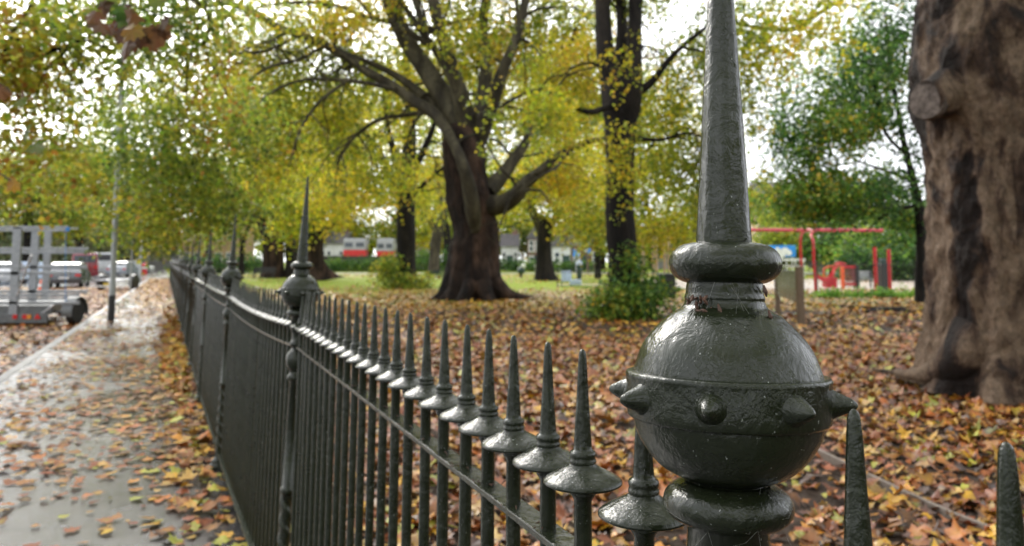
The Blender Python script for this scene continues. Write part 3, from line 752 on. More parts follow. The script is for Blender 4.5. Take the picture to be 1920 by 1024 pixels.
LB = [
 [(893, 450, 3, -.5), (891, 425, 11, -.75), (887, 395, 15, -1.05), (880, 352, 14, -1.3), (868, 310, 11, -1.5), (852, 272, 10, -1.3), (835, 240, 11, -.9), (815, 214, 12, -.4), (780, 192, 11, 0), (735, 160, 10, .4), (690, 135, 9, .6), (640, 100, 8, .8), (580, 72, 7, 1), (520, 50, 6.5, .6), (470, 22, 6, 0), (420, 6, 5.5, -.5), (350, 18, 4, -1), (300, 10, 2, -1.5)],
 [(740, 168, 6), (690, 156, 4.5), (630, 150, 4), (570, 150, 3.4), (515, 170, 3), (465, 212, 2.4), (438, 250, 1.6), (430, 290, .8)],
 [(872, 275, 26, 0), (845, 205, 22, .5), (805, 140, 19, 1), (765, 80, 17, 1.4), (738, 20, 16, 1.6), (715, -60, 13, 2), (690, -170, 8, 2)],
 [(840, 112, 8), (790, 75, 6), (740, 45, 5), (680, 30, 4.2), (620, 8, 4), (540, 5, 3), (480, 14, 2)],
 [(880, 265, 24, 0), (866, 190, 17, -.6), (850, 130, 13, -1), (830, 70, 12, -1.3), (812, 0, 11, -1.5), (800, -90, 8, -1.5)],
 [(862, 185, 9), (830, 115, 7.5), (790, 58, 6.5), (757, 10, 6), (730, -50, 4)],
 [(892, 265, 20, 0), (905, 190, 15, .8), (912, 120, 12, 1.3), (905, 60, 10, 1.6), (910, 0, 9, 2), (918, -90, 6, 2)],
 [(895, 262, 20, 0), (918, 205, 15, -.6), (940, 140, 12, -1), (968, 70, 9, -1.2), (985, 0, 8, -1.3), (1000, -80, 5, -1.3)],
 [(900, 385, 22, 0), (938, 384, 19, -.5), (968, 366, 16, -.8), (985, 345, 12, -.9), (1012, 322, 10, -1), (1048, 292, 8, -1.1), (1092, 270, 6, -1.3), (1135, 260, 4, -1.5), (1200, 262, 2, -1.5)],
 [(915, 358, 20, 0), (942, 328, 14, .3), (965, 297, 11, .6), (988, 262, 8.5, .8), (1008, 215, 7, 1), (1030, 165, 5.5, 1.2), (1062, 105, 4, 1.2), (1080, 50, 3, 1)],
 [(858, 262, 14, .3), (822, 205, 11, .8), (775, 165, 9, 1), (730, 135, 7, 1.2), (670, 108, 5, 1.4), (610, 88, 4, 1.4)],
 [(610, 84, 4, .6), (560, 112, 3.4), (500, 128, 3), (450, 170, 2.4), (418, 230, 1.6)],
 [(650, 152, 4), (600, 190, 3.2), (565, 240, 2.6), (545, 300, 1.8)],
 [(560, 66, 3.6, .8), (500, 95, 3), (440, 102, 2.6), (390, 140, 2), (360, 200, 1.4)],
 [(815, 205, 7, .6), (770, 215, 5, 1), (710, 225, 3.8, 1.4), (660, 262, 3, 1.6), (630, 310, 2, 1.8)],
 [(800, 60, 8, -1), (775, -10, 6, -1), (760, -80, 4, -1)],
 [(700, 32, 4.5), (650, -20, 3), (600, -40, 2)],
 [(1020, 190, 5, 1), (1060, 180, 4, 1), (1110, 150, 3, 1), (1150, 140, 2, 1)],
 [(700, 145, 5), (660, 115, 3.5), (600, 75, 3), (545, 62, 2.4), (500, 80, 2), (455, 95, 1.4)],
]
branches = []
for k, rows in enumerate(LB):
    pr = pxpath(rows, D); b = [bark_tube(pr, 16, 5, .10, 30+k, None, .02, 2)]
    b += twigs(pr, rnd, 6, 3.2, .07, 2, .5); branches.append(b)
cl = [(690, -90, 31, 260, 120, 5, 7500), (900, -60, 31, 220, 120, 5, 6000), (540, 90, 33.5, 200, 110, 2, 5500), (640, 220, 34, 150, 80, 2.5, 3600), (760, 60, 35, 170, 100, 3, 6500),
      (1000, 190, 34, 110, 90, 2, 3200), (1060, 330, 33, 90, 60, 2, 2400), (480, 260, 31, 90, 90, 2, 2400), (930, 90, 34.5, 120, 90, 3, 3600), (690, 330, 36, 110, 60, 3, 2400), (1060, 60, 32, 130, 100, 4, 5000), (620, 20, 27.5, 150, 60, 1.2, 700), (860, 60, 26.5, 120, 60, 1, 500)]
tree('plane_tree', 'massive old plane tree with flared roots and many spreading limbs, in mid park', trunk, branches,
     [foliage(cl, .20, YEL, (2, 3, 4, 3, 1), 41, .43)], g)

# --- slim dark tree right of it, ivy and suckers at its foot
D = G(1172, 596).y; g = G(1172, 596)
trunk = [bark_tube(pxpath([(1172, 600, 36), (1171, 585, 32), (1170, 540, 29), (1168, 480, 27), (1163, 400, 28), (1164, 330, 26), (1163, 280, 27), (1165, 230, 31), (1166, 195, 37), (1166, 160, 38), (1166, 130, 30)], D), 56, 7, .16, 13, [(-90, .3, .2, .3), (-10, .3, .25, .3), (180, .3, .25, .3)], .06, 2.2)]
LB = [[(1155, 190, 22), (1142, 140, 19), (1133, 80, 17), (1130, 10, 15), (1126, -80, 12), (1120, -200, 8)], [(1180, 190, 22), (1188, 130, 17), (1190, 60, 14), (1192, -20, 13), (1198, -140, 9)],
      [(1166, 180, 18, .3), (1164, 120, 13, .6), (1166, 50, 11, .9), (1162, -50, 9, 1)], [(1195, 175, 10), (1225, 150, 7), (1258, 108, 5.5), (1300, 70, 4.5), (1350, 40, 3), (1420, 52, 4), (1485, 55, 5.5), (1515, 38, 5), (1560, 10, 4), (1620, -20, 3)],
      [(1140, 200, 7, -.4), (1100, 210, 5, -.9), (1050, 180, 4, -1.4), (1000, 170, 3, -2), (940, 200, 2, -2.5)], [(1195, 260, 5), (1240, 262, 3.5), (1290, 250, 2.5), (1340, 270, 1.5)]]
branches = []
for k, rows in enumerate(LB):
    pr = pxpath(rows, D); branches.append([bark_tube(pr, 16, 5, .12, 50+k, None, .02, 3)]+twigs(pr, rnd, 6, 2.2, .05, 2, .6))
cl = [(1180, -90, D+1, 180, 110, 3.5, 6500), (1080, 150, D+3, 130, 100, 2, 4000), (1260, 190, D+3, 110, 150, 2.5, 4200), (985, 190, D-3, 95, 45, 1.2, 900), (925, 245, D-3.5, 40, 50, .8, 220), (1050, 240, D-2, 60, 50, 1, 400), (1290, 330, D+3, 80, 80, 2, 1700), (1155, 260, D-1.2, 45, 90, .6, 330),
      (1165, 110, D-1.2, 40, 60, .5, 130), (1170, 340, D-1.2, 30, 60, .5, 160), (1100, 400, D+2, 70, 60, 2, 1300), (1240, 420, D+2, 80, 40, 2, 1100), (1330, 60, D, 130, 90, 3, 2200), (1430, 90, D-2, 110, 150, 3, 2000), (1520, 60, D-2, 90, 90, 2, 800), (1390, 260, D, 50, 140, 2, 600)]
tree('dark_trunked_tree', 'slim black trunked tree with leafy suckers at its foot, left of the near iron post', trunk, branches, [foliage(cl, .135, YEL, (2, 4, 4, 2, .6), 43, .45)], g, tm=M_BARK_BLACK, bm=M_BARK_BLACK)
# leafy shrub of suckers round its foot
def shrub(name, label, base, cl, size, pal, wts, seed, cat='shrub', group=None, thr=.38, stems=7, sh=1.0, sr=.5):
    t = thing(name, label, cat, base, group=group); off = np.array(base); tb = []
    r_ = random.Random(seed)
    for k in range(stems):
        a = r_.uniform(0, 2*PI); q = Vector(base); rows = []
        for j in range(5): rows.append((q.x+math.cos(a)*sr*j/4, q.y+math.sin(a)*sr*j/4*.6, q.z+sh*j/4*r_.uniform(.9, 1.1), .018*(1-j/5))); 
        tb.append(bark_tube(rows, 6, 2, .05, k))
    V, F = join(tb); mesh('stems', V-off, F, M_LIMB, t)
    V, F, C = foliage(cl, size, pal, wts, seed, thr, 1.2, .2, 7); V[:, 2] = np.maximum(V[:, 2], base[2]+.01)
    mesh('foliage', V-off, F, M_LEAF, t, smooth=False, cols=C); return t
shrub('sucker_shrub', 'green leafy suckers growing around the foot of the slim black trunked tree', G(1172, 592), [(1165, 560, D-.6, 62, 40, .7, 1900), (1215, 545, D, 45, 35, .7, 900), (1125, 572, D-.4, 30, 26, .5, 450), (1188, 495, D-.5, 26, 45, .35, 500)], .13, DKG, (2, 4, 5, 3, .4), 61, sh=.9)

# --- further trees in the park
def simple_tree(name, label, base_uv, rows, blist, cl, size, pal, wts, seed, thr=.44, tm=M_BARK, bm=M_LIMB, lob=None, group=None, nsub=5, ln=2.5, D=None):
    g = G(*base_uv); D = g.y if D is None else D
    trunk = [bark_tube(pxpath(rows, D), 32, 5, .14, seed, lob, .05, 1.6)]; br = []
    for k, b in enumerate(blist):
        pr = pxpath(b, D); br.append([bark_tube(pr, 10, 4, .1, seed+k)]+twigs(pr, rnd, nsub, ln, .06, 2, .3))
    cr_ = [foliage([(c[0], c[1], D+c[2], *c[3:]) for c in cl], size, pal, wts, seed, thr)] if cl else []
    return tree(name, label, trunk, br, cr_, g, tm=tm, bm=bm, group=group)
simple_tree('park_tree', 'straight dark trunked tree with a bush at its foot, left of the great plane tree', (762, 540),
  [(762, 543, 24), (762, 525, 20), (762, 470, 18), (761, 400, 17), (762, 360, 18), (765, 320, 15), (768, 270, 13), (768, 210, 10), (762, 140, 8), (758, 60, 5)],
  [[(755, 362, 11), (738, 335, 8), (716, 292, 6), (688, 252, 4.5), (640, 210, 3), (610, 170, 2)], [(768, 335, 9), (790, 290, 7), (812, 240, 5), (830, 180, 3)], [(758, 345, 9), (742, 300, 7), (728, 240, 5), (720, 180, 3)], [(770, 370, 5), (800, 340, 4), (830, 315, 3)]],
  [(740, 170, 4, 150, 110, 3, 5200), (650, 310, 3, 120, 90, 2.5, 3800), (805, 330, 4, 80, 80, 3, 2400), (620, 370, 1, 70, 60, 3, 1600), (745, 300, -2, 60, 40, 1, 260)], .2, YEL, (1, 3, 4, 4, 1), 71, tm=M_BARK_BLACK, bm=M_BARK_BLACK)
D = G(762, 540).y
shrub('bush', 'yellow green bush around the foot of the straight dark tree', G(762, 541), [(728, 502, D-1, 22, 34, .8, 800), (784, 524, D-1.5, 28, 20, .8, 500), (742, 530, D-1.5, 24, 12, .8, 300)], .2, GRN, (3, 3, 4, 4, .2), 62, sh=1.3, sr=.8)
simple_tree('park_tree', 'thick brown trunked tree with a flared foot, directly behind the second spiked post', (592, 526),
  [(592, 528, 26), (590, 510, 19), (588, 480, 17), (588, 440, 19), (584, 410, 22), (575, 385, 20), (570, 360, 15)],
  [[(595, 440, 12), (612, 426, 9), (632, 412, 7), (660, 385, 5), (700, 350, 3)], [(572, 380, 14), (560, 340, 10), (545, 280, 7), (540, 200, 4)], [(580, 375, 12), (592, 330, 9), (600, 260, 6), (610, 180, 4)]],
  [(560, 280, 0, 120, 100, 6, 5200), (500, 200, 4, 120, 100, 5, 5000), (640, 240, 4, 90, 90, 5, 3000), (560, 380, -4, 60, 50, 3, 1200), (540, 400, -5, 40, 50, 2, 700), (620, 350, -3, 50, 50, 2, 800)], .3, YEL, (1, 3, 4, 3, 1), 72, lob=[(0, .3, 1.2, .7), (180, .3, .8, .6), (-90, .3, .7, .5)])
simple_tree('park_tree', 'brown pollarded tree with a wide fork, left of the second spiked post', (512, 521),
  [(512, 523, 26), (512, 505, 21), (512, 470, 20), (510, 440, 21), (505, 418, 19), (500, 400, 15)],
  [[(500, 425, 14), (488, 408, 11), (478, 392, 9), (470, 370, 6), (455, 330, 4)], [(515, 418, 12), (522, 390, 9), (520, 350, 6), (530, 290, 4)]],
  [(470, 340, 0, 90, 70, 5, 3600), (520, 330, -3, 70, 60, 4, 1900), (430, 420, 5, 50, 40, 4, 1200)], .32, GRN, (1, 3, 5, 4, .5), 73)
simple_tree('park_tree', 'dark upright trunk standing between the pollarded tree and the flared brown trunk', (545, 521),
  [(545, 522, 12), (545, 490, 10), (544, 440, 10), (543, 400, 9), (540, 340, 6)], [[(543, 400, 6), (552, 350, 4), (560, 300, 3)]], [(545, 330, 0, 50, 60, 4, 1400)], .3, YEL, (2, 3, 3, 2, .5), 74, tm=M_BARK_BLACK)
simple_tree('park_tree', 'forked dark tree with a splayed foot, between the great plane and slim black trees', (1022, 526),
  [(1024, 530, 26), (1022, 515, 19), (1020, 480, 15), (1020, 450, 14), (1021, 425, 14), (1020, 405, 11)],
  [[(1014, 430, 10), (1003, 405, 8), (990, 375, 6), (975, 340, 4)], [(1030, 425, 9), (1048, 402, 7), (1070, 375, 5), (1090, 330, 3)]],
  [(1010, 330, 0, 100, 60, 5, 3800), (960, 390, 3, 45, 30, 3, 900), (1080, 380, -2, 60, 50, 4, 1700), (1100, 290, 3, 80, 80, 4, 2200)], .27, YEL, (1, 3, 4, 5, 1), 75, tm=M_BARK_BLACK)
simple_tree('park_tree', 'leaning grey green trunk just left of the great plane tree', (812, 512),
  [(812, 514, 12), (814, 490, 10), (818, 450, 10), (826, 420, 9), (838, 390, 8), (850, 350, 5)], [[(820, 440, 6), (806, 410, 5), (792, 380, 4)], [(835, 400, 5), (825, 360, 4), (815, 320, 3)]],
  [(820, 360, 0, 80, 60, 5, 2600)], .3, YEL, (2, 4, 4, 3, .5), 76, tm=M_LIMB)
simple_tree('park_tree', 'small black trunk half hidden behind the left edge of the great plane tree', (838, 508),
  [(838, 509, 9), (838, 480, 7), (838, 440, 7), (834, 400, 6)], [], [(835, 330, 0, 60, 70, 5, 2000)], .32, GRN, (2, 4, 4, 3, .5), 77, tm=M_BARK_BLACK)
simple_tree('park_tree', 'low spreading dark tree in front of the red vehicles on the far road', (690, 503),
  [(690, 504, 9), (690, 488, 7), (690, 470, 8), (691, 460, 9)], [[(688, 464, 7), (676, 450, 5), (665, 440, 3)], [(694, 464, 7), (708, 452, 5), (722, 440, 3)]],
  [(690, 425, 0, 60, 28, 5, 2600), (692, 452, 0, 18, 8, 2, 250)], .4, GRN, (3, 4, 4, 2, .3), 78, tm=M_BARK_BLACK, ln=3)
simple_tree('small_tree', 'short dark trunked tree in shade right of the light blue panels', (1121, 522),
  [(1121, 523, 7), (1121, 500, 6), (1120, 460, 5), (1120, 400, 4)], [], [(1120, 420, 0, 45, 45, 3, 1500)], .25, GRN, (3, 4, 4, 2, .3), 79, tm=M_BARK_BLACK)
simple_tree('sapling', 'young pale willow like tree with an orange brown stem on the far lawn', (980, 505),
  [(980, 506, 2.6), (980, 490, 2.2), (980, 470, 2), (980, 440, 1.4)], [], [(980, 452, 0, 20, 30, 2, 1400)], .3, [(.25,.30,.15), (.36,.40,.18), (.45,.45,.15)], (1, 1, 1), 80, tm=vary('orange_stem', (.3,.15,.06), .6))
# right hand green tree by the playground
simple_tree('maple_tree', 'young dark trunked tree with deep green crown beside the huge plane trunk at right', (1726, 569),
  [(1726, 571, 13), (1726, 560, 11), (1727, 500, 10), (1728, 440, 10), (1725, 400, 10), (1718, 365, 8), (1708, 320, 6), (1695, 270, 5), (1682, 200, 4), (1668, 120, 3), (1660, 20, 2)],
  [[(1730, 425, 7), (1744, 400, 6), (1748, 370, 5), (1744, 320, 4), (1752, 250, 3)], [(1718, 385, 4), (1680, 392, 3), (1620, 388, 2), (1570, 395, 1.5)], [(1700, 290, 4), (1660, 250, 3), (1645, 190, 2.2), (1630, 110, 1.5)], [(1712, 340, 4), (1660, 320, 3), (1600, 300, 2)]],
  [(1590, 358, 0, 140, 46, 3, 5600), (1690, 330, 0, 90, 60, 2.5, 2000), (1590, 150, 0, 110, 110, 2.5, 2400), (1670, 60, 0, 90, 110, 2.5, 3000), (1550, 250, 0, 110, 80, 2, 3800), (1470, 190, 2, 80, 130, 2, 1300), (1640, 160, 2, 90, 120, 2, 2400), (1660, 230, .5, 80, 70, 2, 1500), (1490, 350, 1, 80, 60, 2, 1600), (1715, 405, .5, 50, 24, 1.2, 600)], .17, DKG, (3, 5, 4, 1.6, .7), 81, thr=.42, tm=M_BARK_BLACK, bm=M_BARK_BLACK)

# --- the huge trunk at the right edge
D = 8.9; g = G(1888, 732); g = Vector((P(1888, 487, D).x, D, 0))
bz = lambda v: EYE-(v-487)*D/FPX
rows = [(1888, 737, 128), (1888, 715, 128), (1888, 680, 130), (1888, 640, 130), (1888, 560, 131), (1888, 480, 134), (1887, 400, 136), (1886, 320, 139), (1884, 270, 141), (1882, 230, 150), (1880, 190, 160), (1880, 130, 163), (1882, 60, 160), (1884, -20, 154), (1886, -140, 150), (1890, -300, 150), (1890, -500, 150)]
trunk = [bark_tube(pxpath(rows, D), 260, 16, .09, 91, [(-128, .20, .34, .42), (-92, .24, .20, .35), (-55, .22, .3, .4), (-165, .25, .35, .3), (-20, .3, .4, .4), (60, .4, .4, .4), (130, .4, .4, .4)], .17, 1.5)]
trunk.append(bark_tube(pxpath([(1835, 640, 60, -.3), (1800, 672, 44, -.3), (1768, 694, 26, -.2), (1735, 702, 15, .1), (1700, 702, 9, .4), (1665, 697, 5, .7), (1635, 694, 2, .9)], D), 28, 6, .2, 92, None, .03, 3))
trunk.append(bark_tube(pxpath([(1815, 165, 75, -.1), (1785, 172, 52, -.3), (1758, 182, 42, -.40), (1740, 186, 36, -.42)], D), 44, 6, .22, 93, None, .02, 3))
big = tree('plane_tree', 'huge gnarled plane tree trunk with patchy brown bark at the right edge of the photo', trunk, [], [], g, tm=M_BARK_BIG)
sb = MB(); c = P(1740, 186, D-.42); ax = Vector((-.90, -.43, .05)).normalized(); sb.tube([c-ax*.05, c+ax*.012, c+ax*.02, c+ax*.012, c+ax*.013], [px(38, D), px(36, D), px(32, D), px(28, D), px(12, D)], 36)
o = sb.build('cut_branch_stub', M_STUMP, big, smooth=True); o.data.transform(Matrix.Translation(-g))
o = foliage([(1800, -330, D+1, 500, 160, 3, 4000)], .16, GRN, (1, 2, 2, 1, 1), 95)
o2 = canopy([(3.5, 3.5, 8.2, 5.5, 5.5, 1.3, 4200), (6, -4, 9, 6, 5, 1.5, 4600), (-1, -4, 8, 5, 5, 1.5, 3600), (9, 8, 9, 5, 4, 1.5, 2400)], .2, GRN, (1, 2, 2, 1, 1), 96)
o = (np.concatenate([o[0], o2[0]]), np.concatenate([o[1], o2[1]+len(o[0])]), np.concatenate([o[2], o2[2]])); mesh('crown', o[0]-np.array(g), o[1], M_LEAF, big, smooth=False, cols=o[2])

# --- street tree on the left whose leaves hang over the pavement
D = 13.0; g = Vector((P(-330, 487, D).x, D, -.11))
trunk = [bark_tube([(g.x, D, -.11, .42), (g.x, D, 1, .36), (g.x+.1, D, 3, .33), (g.x+.2, D+.1, 5, .3), (g.x+.3, D, 6.5, .22)], 32, 5, .12, 101, None, .04)]
def W(u, v, Y, r): q = P(u, v, Y); return (q.x, q.y, q.z, r)
LB = [[(g.x+.2, D, 4, .14), W(-120, 60, 13, .09), W(-10, 110, 12.5, .04), W(25, 60, 12.5, .035), W(60, 5, 12.6, .03), W(80, -60, 12.8, .02)], [W(-60, 90, 12.8, .05), W(45, 106, 12.2, .035), W(110, 92, 12.2, .03), W(155, 76, 12, .02), W(200, 90, 12, .008)],
      [(g.x+.3, D, 5.2, .14), W(0, -120, 14, .1), W(200, -60, 15, .07), W(360, 0, 15.5, .05), W(392, 35, 15.4, .035), W(385, 75, 15.3, .03), W(360, 100, 15.2, .025), W(350, 150, 15.2, .015), W(352, 230, 15.2, .008)],
      [(g.x+.3, D, 5.5, .13), W(-200, -200, 16, .1), W(100, -150, 19, .08), W(330, -100, 23, .06), W(420, 20, 25, .04), W(430, 140, 26, .02)]]
branches = []
for k, b in enumerate(LB): branches.append([bark_tube(b, 10, 5, .1, 110+k)]+twigs(b, rnd, 9, 1.6, .03, 2, .9))
cl = [(-80, 120, 12.5, 130, 260, 2, 2600), (60, 40, 12, 90, 80, 1.5, 750), (20, 180, 12, 60, 130, 1.5, 850), (170, 30, 12, 110, 45, 1.5, 550), (330, 60, 15, 110, 90, 2, 1400), (430, 215, 18, 110, 90, 3, 2000), (330, 260, 18, 130, 80, 3, 2600), (280, 330, 22, 120, 60, 2, 2400),
      (380, 360, 19, 110, 70, 3, 2600), (180, 300, 22.5, 90, 50, 2, 1400), (100, 330, 14, 110, 26, 1.5, 420), (60, 260, 14, 90, 30, 1.5, 380), (300, 420, 21, 70, 30, 2, 1100), (480, 80, 36, 150, 110, 3, 3600), (290, 150, 22, 90, 80, 2, 1400), (150, 150, 24, 130, 100, 3, 1300), (215, 215, 27, 90, 50, 3, 1100), (60, 90, 24, 110, 80, 3, 900), (100, 150, 14, 110, 70, 2, 300), (200, -80, 15, 400, 90, 4, 5000), (250, 90, 26, 180, 100, 3, 500)]
cr1 = foliage(cl, .15, GRN, (1.5, 4, 5, 3, .6), 121, .39, .7, .7)
st = tree('street_tree', 'leafy street tree whose green yellow branches hang over the wet pavement at left', trunk, branches, [cr1], g, bm=M_BARK_BLACK)
# rust coloured sprig close to the lens, top left
def bigleaf(mb_v, mb_f, mb_c, c, s, rnd_, col):
    a, rr2 = outline(); d = Vector((rnd_.gauss(0, .5), rnd_.gauss(0, .4), -1)).normalized(); n_ = Vector((rnd_.gauss(0, .6), -1, rnd_.gauss(0, .4))); x = d; y = d.cross(n_).normalized(); z = x.cross(y)
    b = len(mb_v); mb_v.append(c+x*s*.3); mb_c.append(col)
    for k in range(len(a)):
        r = rr2[k]*s*.55; mb_v.append(c+x*(s*.3+math.cos(a[k])*r)+y*math.sin(a[k])*r+z*(abs(math.sin(a[k]))*r*rnd_.uniform(-.1, .5))); mb_c.append(tuple(q*rnd_.uniform(.75, 1.15) for q in col))
    for k in range(len(a)): mb_f.append((b, b+1+k, b+1+(k+1) % len(a)))
gr = []
lv, lf, lc = [], [], []; rl = random.Random(5)
RUST = [(.13,.06,.025), (.08,.04,.02), (.30,.17,.03), (.12,.15,.03), (.09,.17,.03)]
for (u0, v0, u1, v1, n_, Y, cs) in ((165, 0, 230, 70, 7, 4.6, (0, 1)), (235, 5, 322, 82, 11, 4.2, (0, 1, 2)), (180, -30, 330, 10, 9, 4.4, (3, 4)), (5, 335, 40, 350, 1, 4.4, (2,)), (40, 250, 110, 285, 3, 5, (3, 4)), (5, 160, 40, 200, 3, 5.2, (0, 3)), (215, 10, 250, 40, 3, 4.3, (3, 4)), (290, 50, 305, 95, 2, 4.3, (0, 2))):
    for k in range(n_): bigleaf(lv, lf, lc, P(rl.uniform(u0, u1), rl.uniform(v0, v1)-12, Y+rl.uniform(-.25, .25)), rl.uniform(.12, .19), rl, RUST[rl.choice(cs)])
spr = mesh('withered_foliage', np.array([tuple(q-g) for q in lv]), lf, M_LEAF, st, smooth=False, cols=np.array(lc)); spr['label'] = 'rust brown withered leaves hanging nearest the viewer'
tw = MB()
for row in ([(60, -40, 4.7), (150, -25, 4.6), (200, 5, 4.6), (250, 10, 4.3), (300, 30, 4.2)], [(-60, 300, 4.6), (-10, 320, 4.5), (20, 338, 4.4)], [(-60, 230, 5.1), (20, 245, 5), (80, 250, 5)], [(-50, 120, 5.3), (20, 170, 5.2)], [(-60, 300, 4.6), (-100, 100, 4.9), (-80, -40, 4.8), (60, -40, 4.7)]):
    tw.tube([P(*q)-g for q in row], .004, 6)
tw.build('twig', M_BARK_BLACK, st)

# --- street trees and masses further off on the left
simple_tree('street_tree', 'dark trunked street tree behind the rack trailer at the far left', (52, 520), [(52, 522, 12), (52, 500, 10), (54, 440, 9), (50, 390, 9), (45, 350, 7)], [[(52, 400, 6), (80, 360, 4), (110, 320, 3)], [(50, 400, 6), (20, 360, 4), (-20, 330, 3)]],
  [(50, 350, 0, 110, 60, 6, 4200), (-60, 330, 0, 100, 90, 6, 3500), (110, 400, 2, 70, 35, 4, 1700)], .36, GRN, (2, 3, 5, 4, 1), 131, group=None, tm=M_BARK_BLACK)
simple_tree('street_tree', 'dark trunked street tree between the rack trailer and the maroon van', (147, 512), [(147, 514, 9), (147, 490, 8), (147, 450, 7), (145, 410, 6)], [[(147, 430, 5), (165, 400, 4), (185, 370, 3)], [(146, 430, 5), (128, 400, 4), (110, 380, 3)]],
  [(150, 370, 0, 80, 55, 6, 3600), (230, 390, 6, 70, 45, 6, 2600), (180, 300, 6, 100, 60, 6, 2600)], .42, GRN, (2, 3, 5, 4, 1), 132, tm=M_BARK_BLACK)
simple_tree('park_tree', 'thin forked tree between the third and fourth spiked posts', (452, 516), [(452, 518, 7), (453, 490, 5), (455, 460, 5), (460, 440, 4.5), (468, 420, 4), (474, 395, 3)], [[(455, 462, 4), (450, 440, 3), (446, 410, 2)]], [(450, 380, 0, 60, 40, 4, 1500)], .34, GRN, (1, 3, 4, 4, 1), 133, tm=M_BARK_BLACK)
# trees along the railings inside the park, mostly crown seen
simple_tree('park_tree', 'tree whose crown hangs over the far end of the railings', (392, 508), [(392, 510, 7), (392, 480, 6), (390, 430, 6), (388, 380, 5), (385, 320, 4)], [], [(360, 400, 0, 75, 50, 6, 3600), (400, 330, -6, 90, 60, 6, 3600), (290, 380, 4, 60, 50, 5, 1900)], .4, GRN, (1, 3, 5, 4, .6), 134, tm=M_BARK_BLACK)
bk = canopy([(-9+9*k, -20-3*(k % 2), 5.5+(k % 3), 6, 3.5, 4.2, 1700) for k in range(6)]+[(-24, -12, 6, 4, 6, 5, 1700), (-27, 4, 6, 4, 7, 5, 1700), (22, -8, 5.5, 4, 7, 4.5, 1700)], .5, GRN, (2, 3, 3, 1, 1), 401, .3)  # unseen trees out of frame, added to darken reflections on the iron
for k, (x_, y_) in enumerate([(-9+9*k, -20-3*(k % 2)) for k in range(6)]+[(-24, -12), (-27, 4), (22, -8)]):
    sel = np.hypot(bk[0][::4, 0]-x_, bk[0][::4, 1]-y_); near = np.argmin(np.array([np.hypot(bk[0][::4, 0]-a_, bk[0][::4, 1]-b2) for a_, b2 in [(-9+9*q, -20-3*(q % 2)) for q in range(6)]+[(-24, -12), (-27, 4), (22, -8)]]), 0) == k
    V = bk[0].reshape(-1, 4, 3)[near].reshape(-1, 3); C = bk[2].reshape(-1, 4, 3)[near].reshape(-1, 3)
    t = thing('plane_tree', 'unseen tree added to darken reflections, '+['behind the viewer on the far side of the road', 'behind the viewer on the near kerb', 'directly behind the viewer', 'behind the viewer inside the park', 'well behind the viewer to the right', 'far behind the viewer at the extreme right', 'across the road behind the viewer on the left', 'across the road level with the viewer', 'in the park to the right of the viewer'][k], 'tree', (x_, y_, 0), group='unseen trees added for reflections'); off = np.array([x_, y_, 0])
    Vt, Ft = bark_tube([(x_, y_, 0, .5), (x_, y_, 2, .4), (x_+.2, y_, 5, .3), (x_, y_, 8, .15)], 14, 4, .1, k); mesh('trunk', Vt-off, Ft, M_BARK, t); mesh('crown', V-off, np.arange(len(V)).reshape(-1, 4), M_LEAF, t, smooth=False, cols=C)
# distant belt of trees, each its own
far = [(-40, 120, GRN), (90, 150, GRN), (240, 150, YEL), (470, 140, GRN), (560, 125, GRN), (650, 135, YEL), (760, 130, GRN), (860, 120, YEL), (950, 125, GRN), (1040, 135, YEL), (1130, 125, GRN), (1220, 120, YEL), (1300, 130, GRN), (1390, 130, GRN)]
for k, (u, Y, pl) in enumerate(far):
    r_ = random.Random(200+k); g0 = P(u, 487, Y); g0.z = 0; h = r_.uniform(300, 360)
    lab = ['rounded', 'tall', 'broad', 'ragged', 'narrow', 'leaning', 'thin', 'dense', 'patchy', 'drooping', 'low', 'airy', 'bushy', 'wispy'][k]
    where = ['beyond the far left road', 'above the parked cars at left', 'above the far end of the pavement', 'above the pollarded trunk', 'behind the second spire', 'above the low dark tree', 'behind the straight dark tree', 'behind the left side of the great trunk', 'behind the right side of the great trunk', 'above the white house', 'left of the slim black trunk', 'right of the slim black trunk', 'beside the near spire', 'right of the near spire'][k]
    tr_ = [bark_tube(pxpath([(u, 487+EYE*FPX/Y+1, 6), (u, 470, 5), (u+r_.uniform(-6, 6), 430, 4.5), (u+r_.uniform(-15, 15), 350, 3)], Y), 12, 3, .1, k)]
    cls = [(u, 330, Y, 85, 90, 8, 2600), (u+r_.uniform(-20, 20), 430, Y, 80, 45, 7, 1700)]
    if u < 1280 and u > 300: cls.append((u+10, 200, Y+4, 90, 90, 7, 2200))
    if u > 1280: cls = [(u, 380, Y, 75, 45, 7, 1500)]
    if u == 90 or u == -40 or u == 240: cls = [(u, 340, Y, 100, 80, 8, 2400), (u, 435, Y, 110, 38, 8, 2200)]
    tree('far_tree', f'{lab} distant tree {where}', tr_, [], [foliage(cls, .75, pl, (2, 4, 4, 3, .4), 210+k, .40, .35, .3)], g0, group='distant trees across the park')
for k, (u, Y) in enumerate([(-110, 84), (-20, 96), (45, 88), (110, 100), (175, 110), (240, 118), (300, 130)]):
    g0 = P(u, 487, Y); g0.z = 0
    tr_ = [bark_tube(pxpath([(u, 487+EYE*FPX/Y, 4), (u, 470, 4), (u+3, 420, 3)], Y), 10, 3, .1, k)]
    tree('far_tree', ['leafy', 'greyish', 'hazy', 'yellowing', 'pale', 'dull green', 'soft'][k]+' distant tree '+['at the extreme left edge', 'behind the white car at left', 'behind the pale blue car', 'behind the dark grey car', 'behind the maroon van', 'behind the cars right of the lamp post', 'above the low grey wall'][k], tr_, [],
         [foliage([(u, 425, Y, 60, 38, 4, 1900), (u, 462, Y-2, 55, 16, 3, 900)], .6, [(.16,.2,.1), (.24,.28,.13), (.34,.36,.15), (.42,.36,.16)], (2, 3, 3, 1), 250+k, .3, .5, .2)], g0, group='trees beyond the far left road')
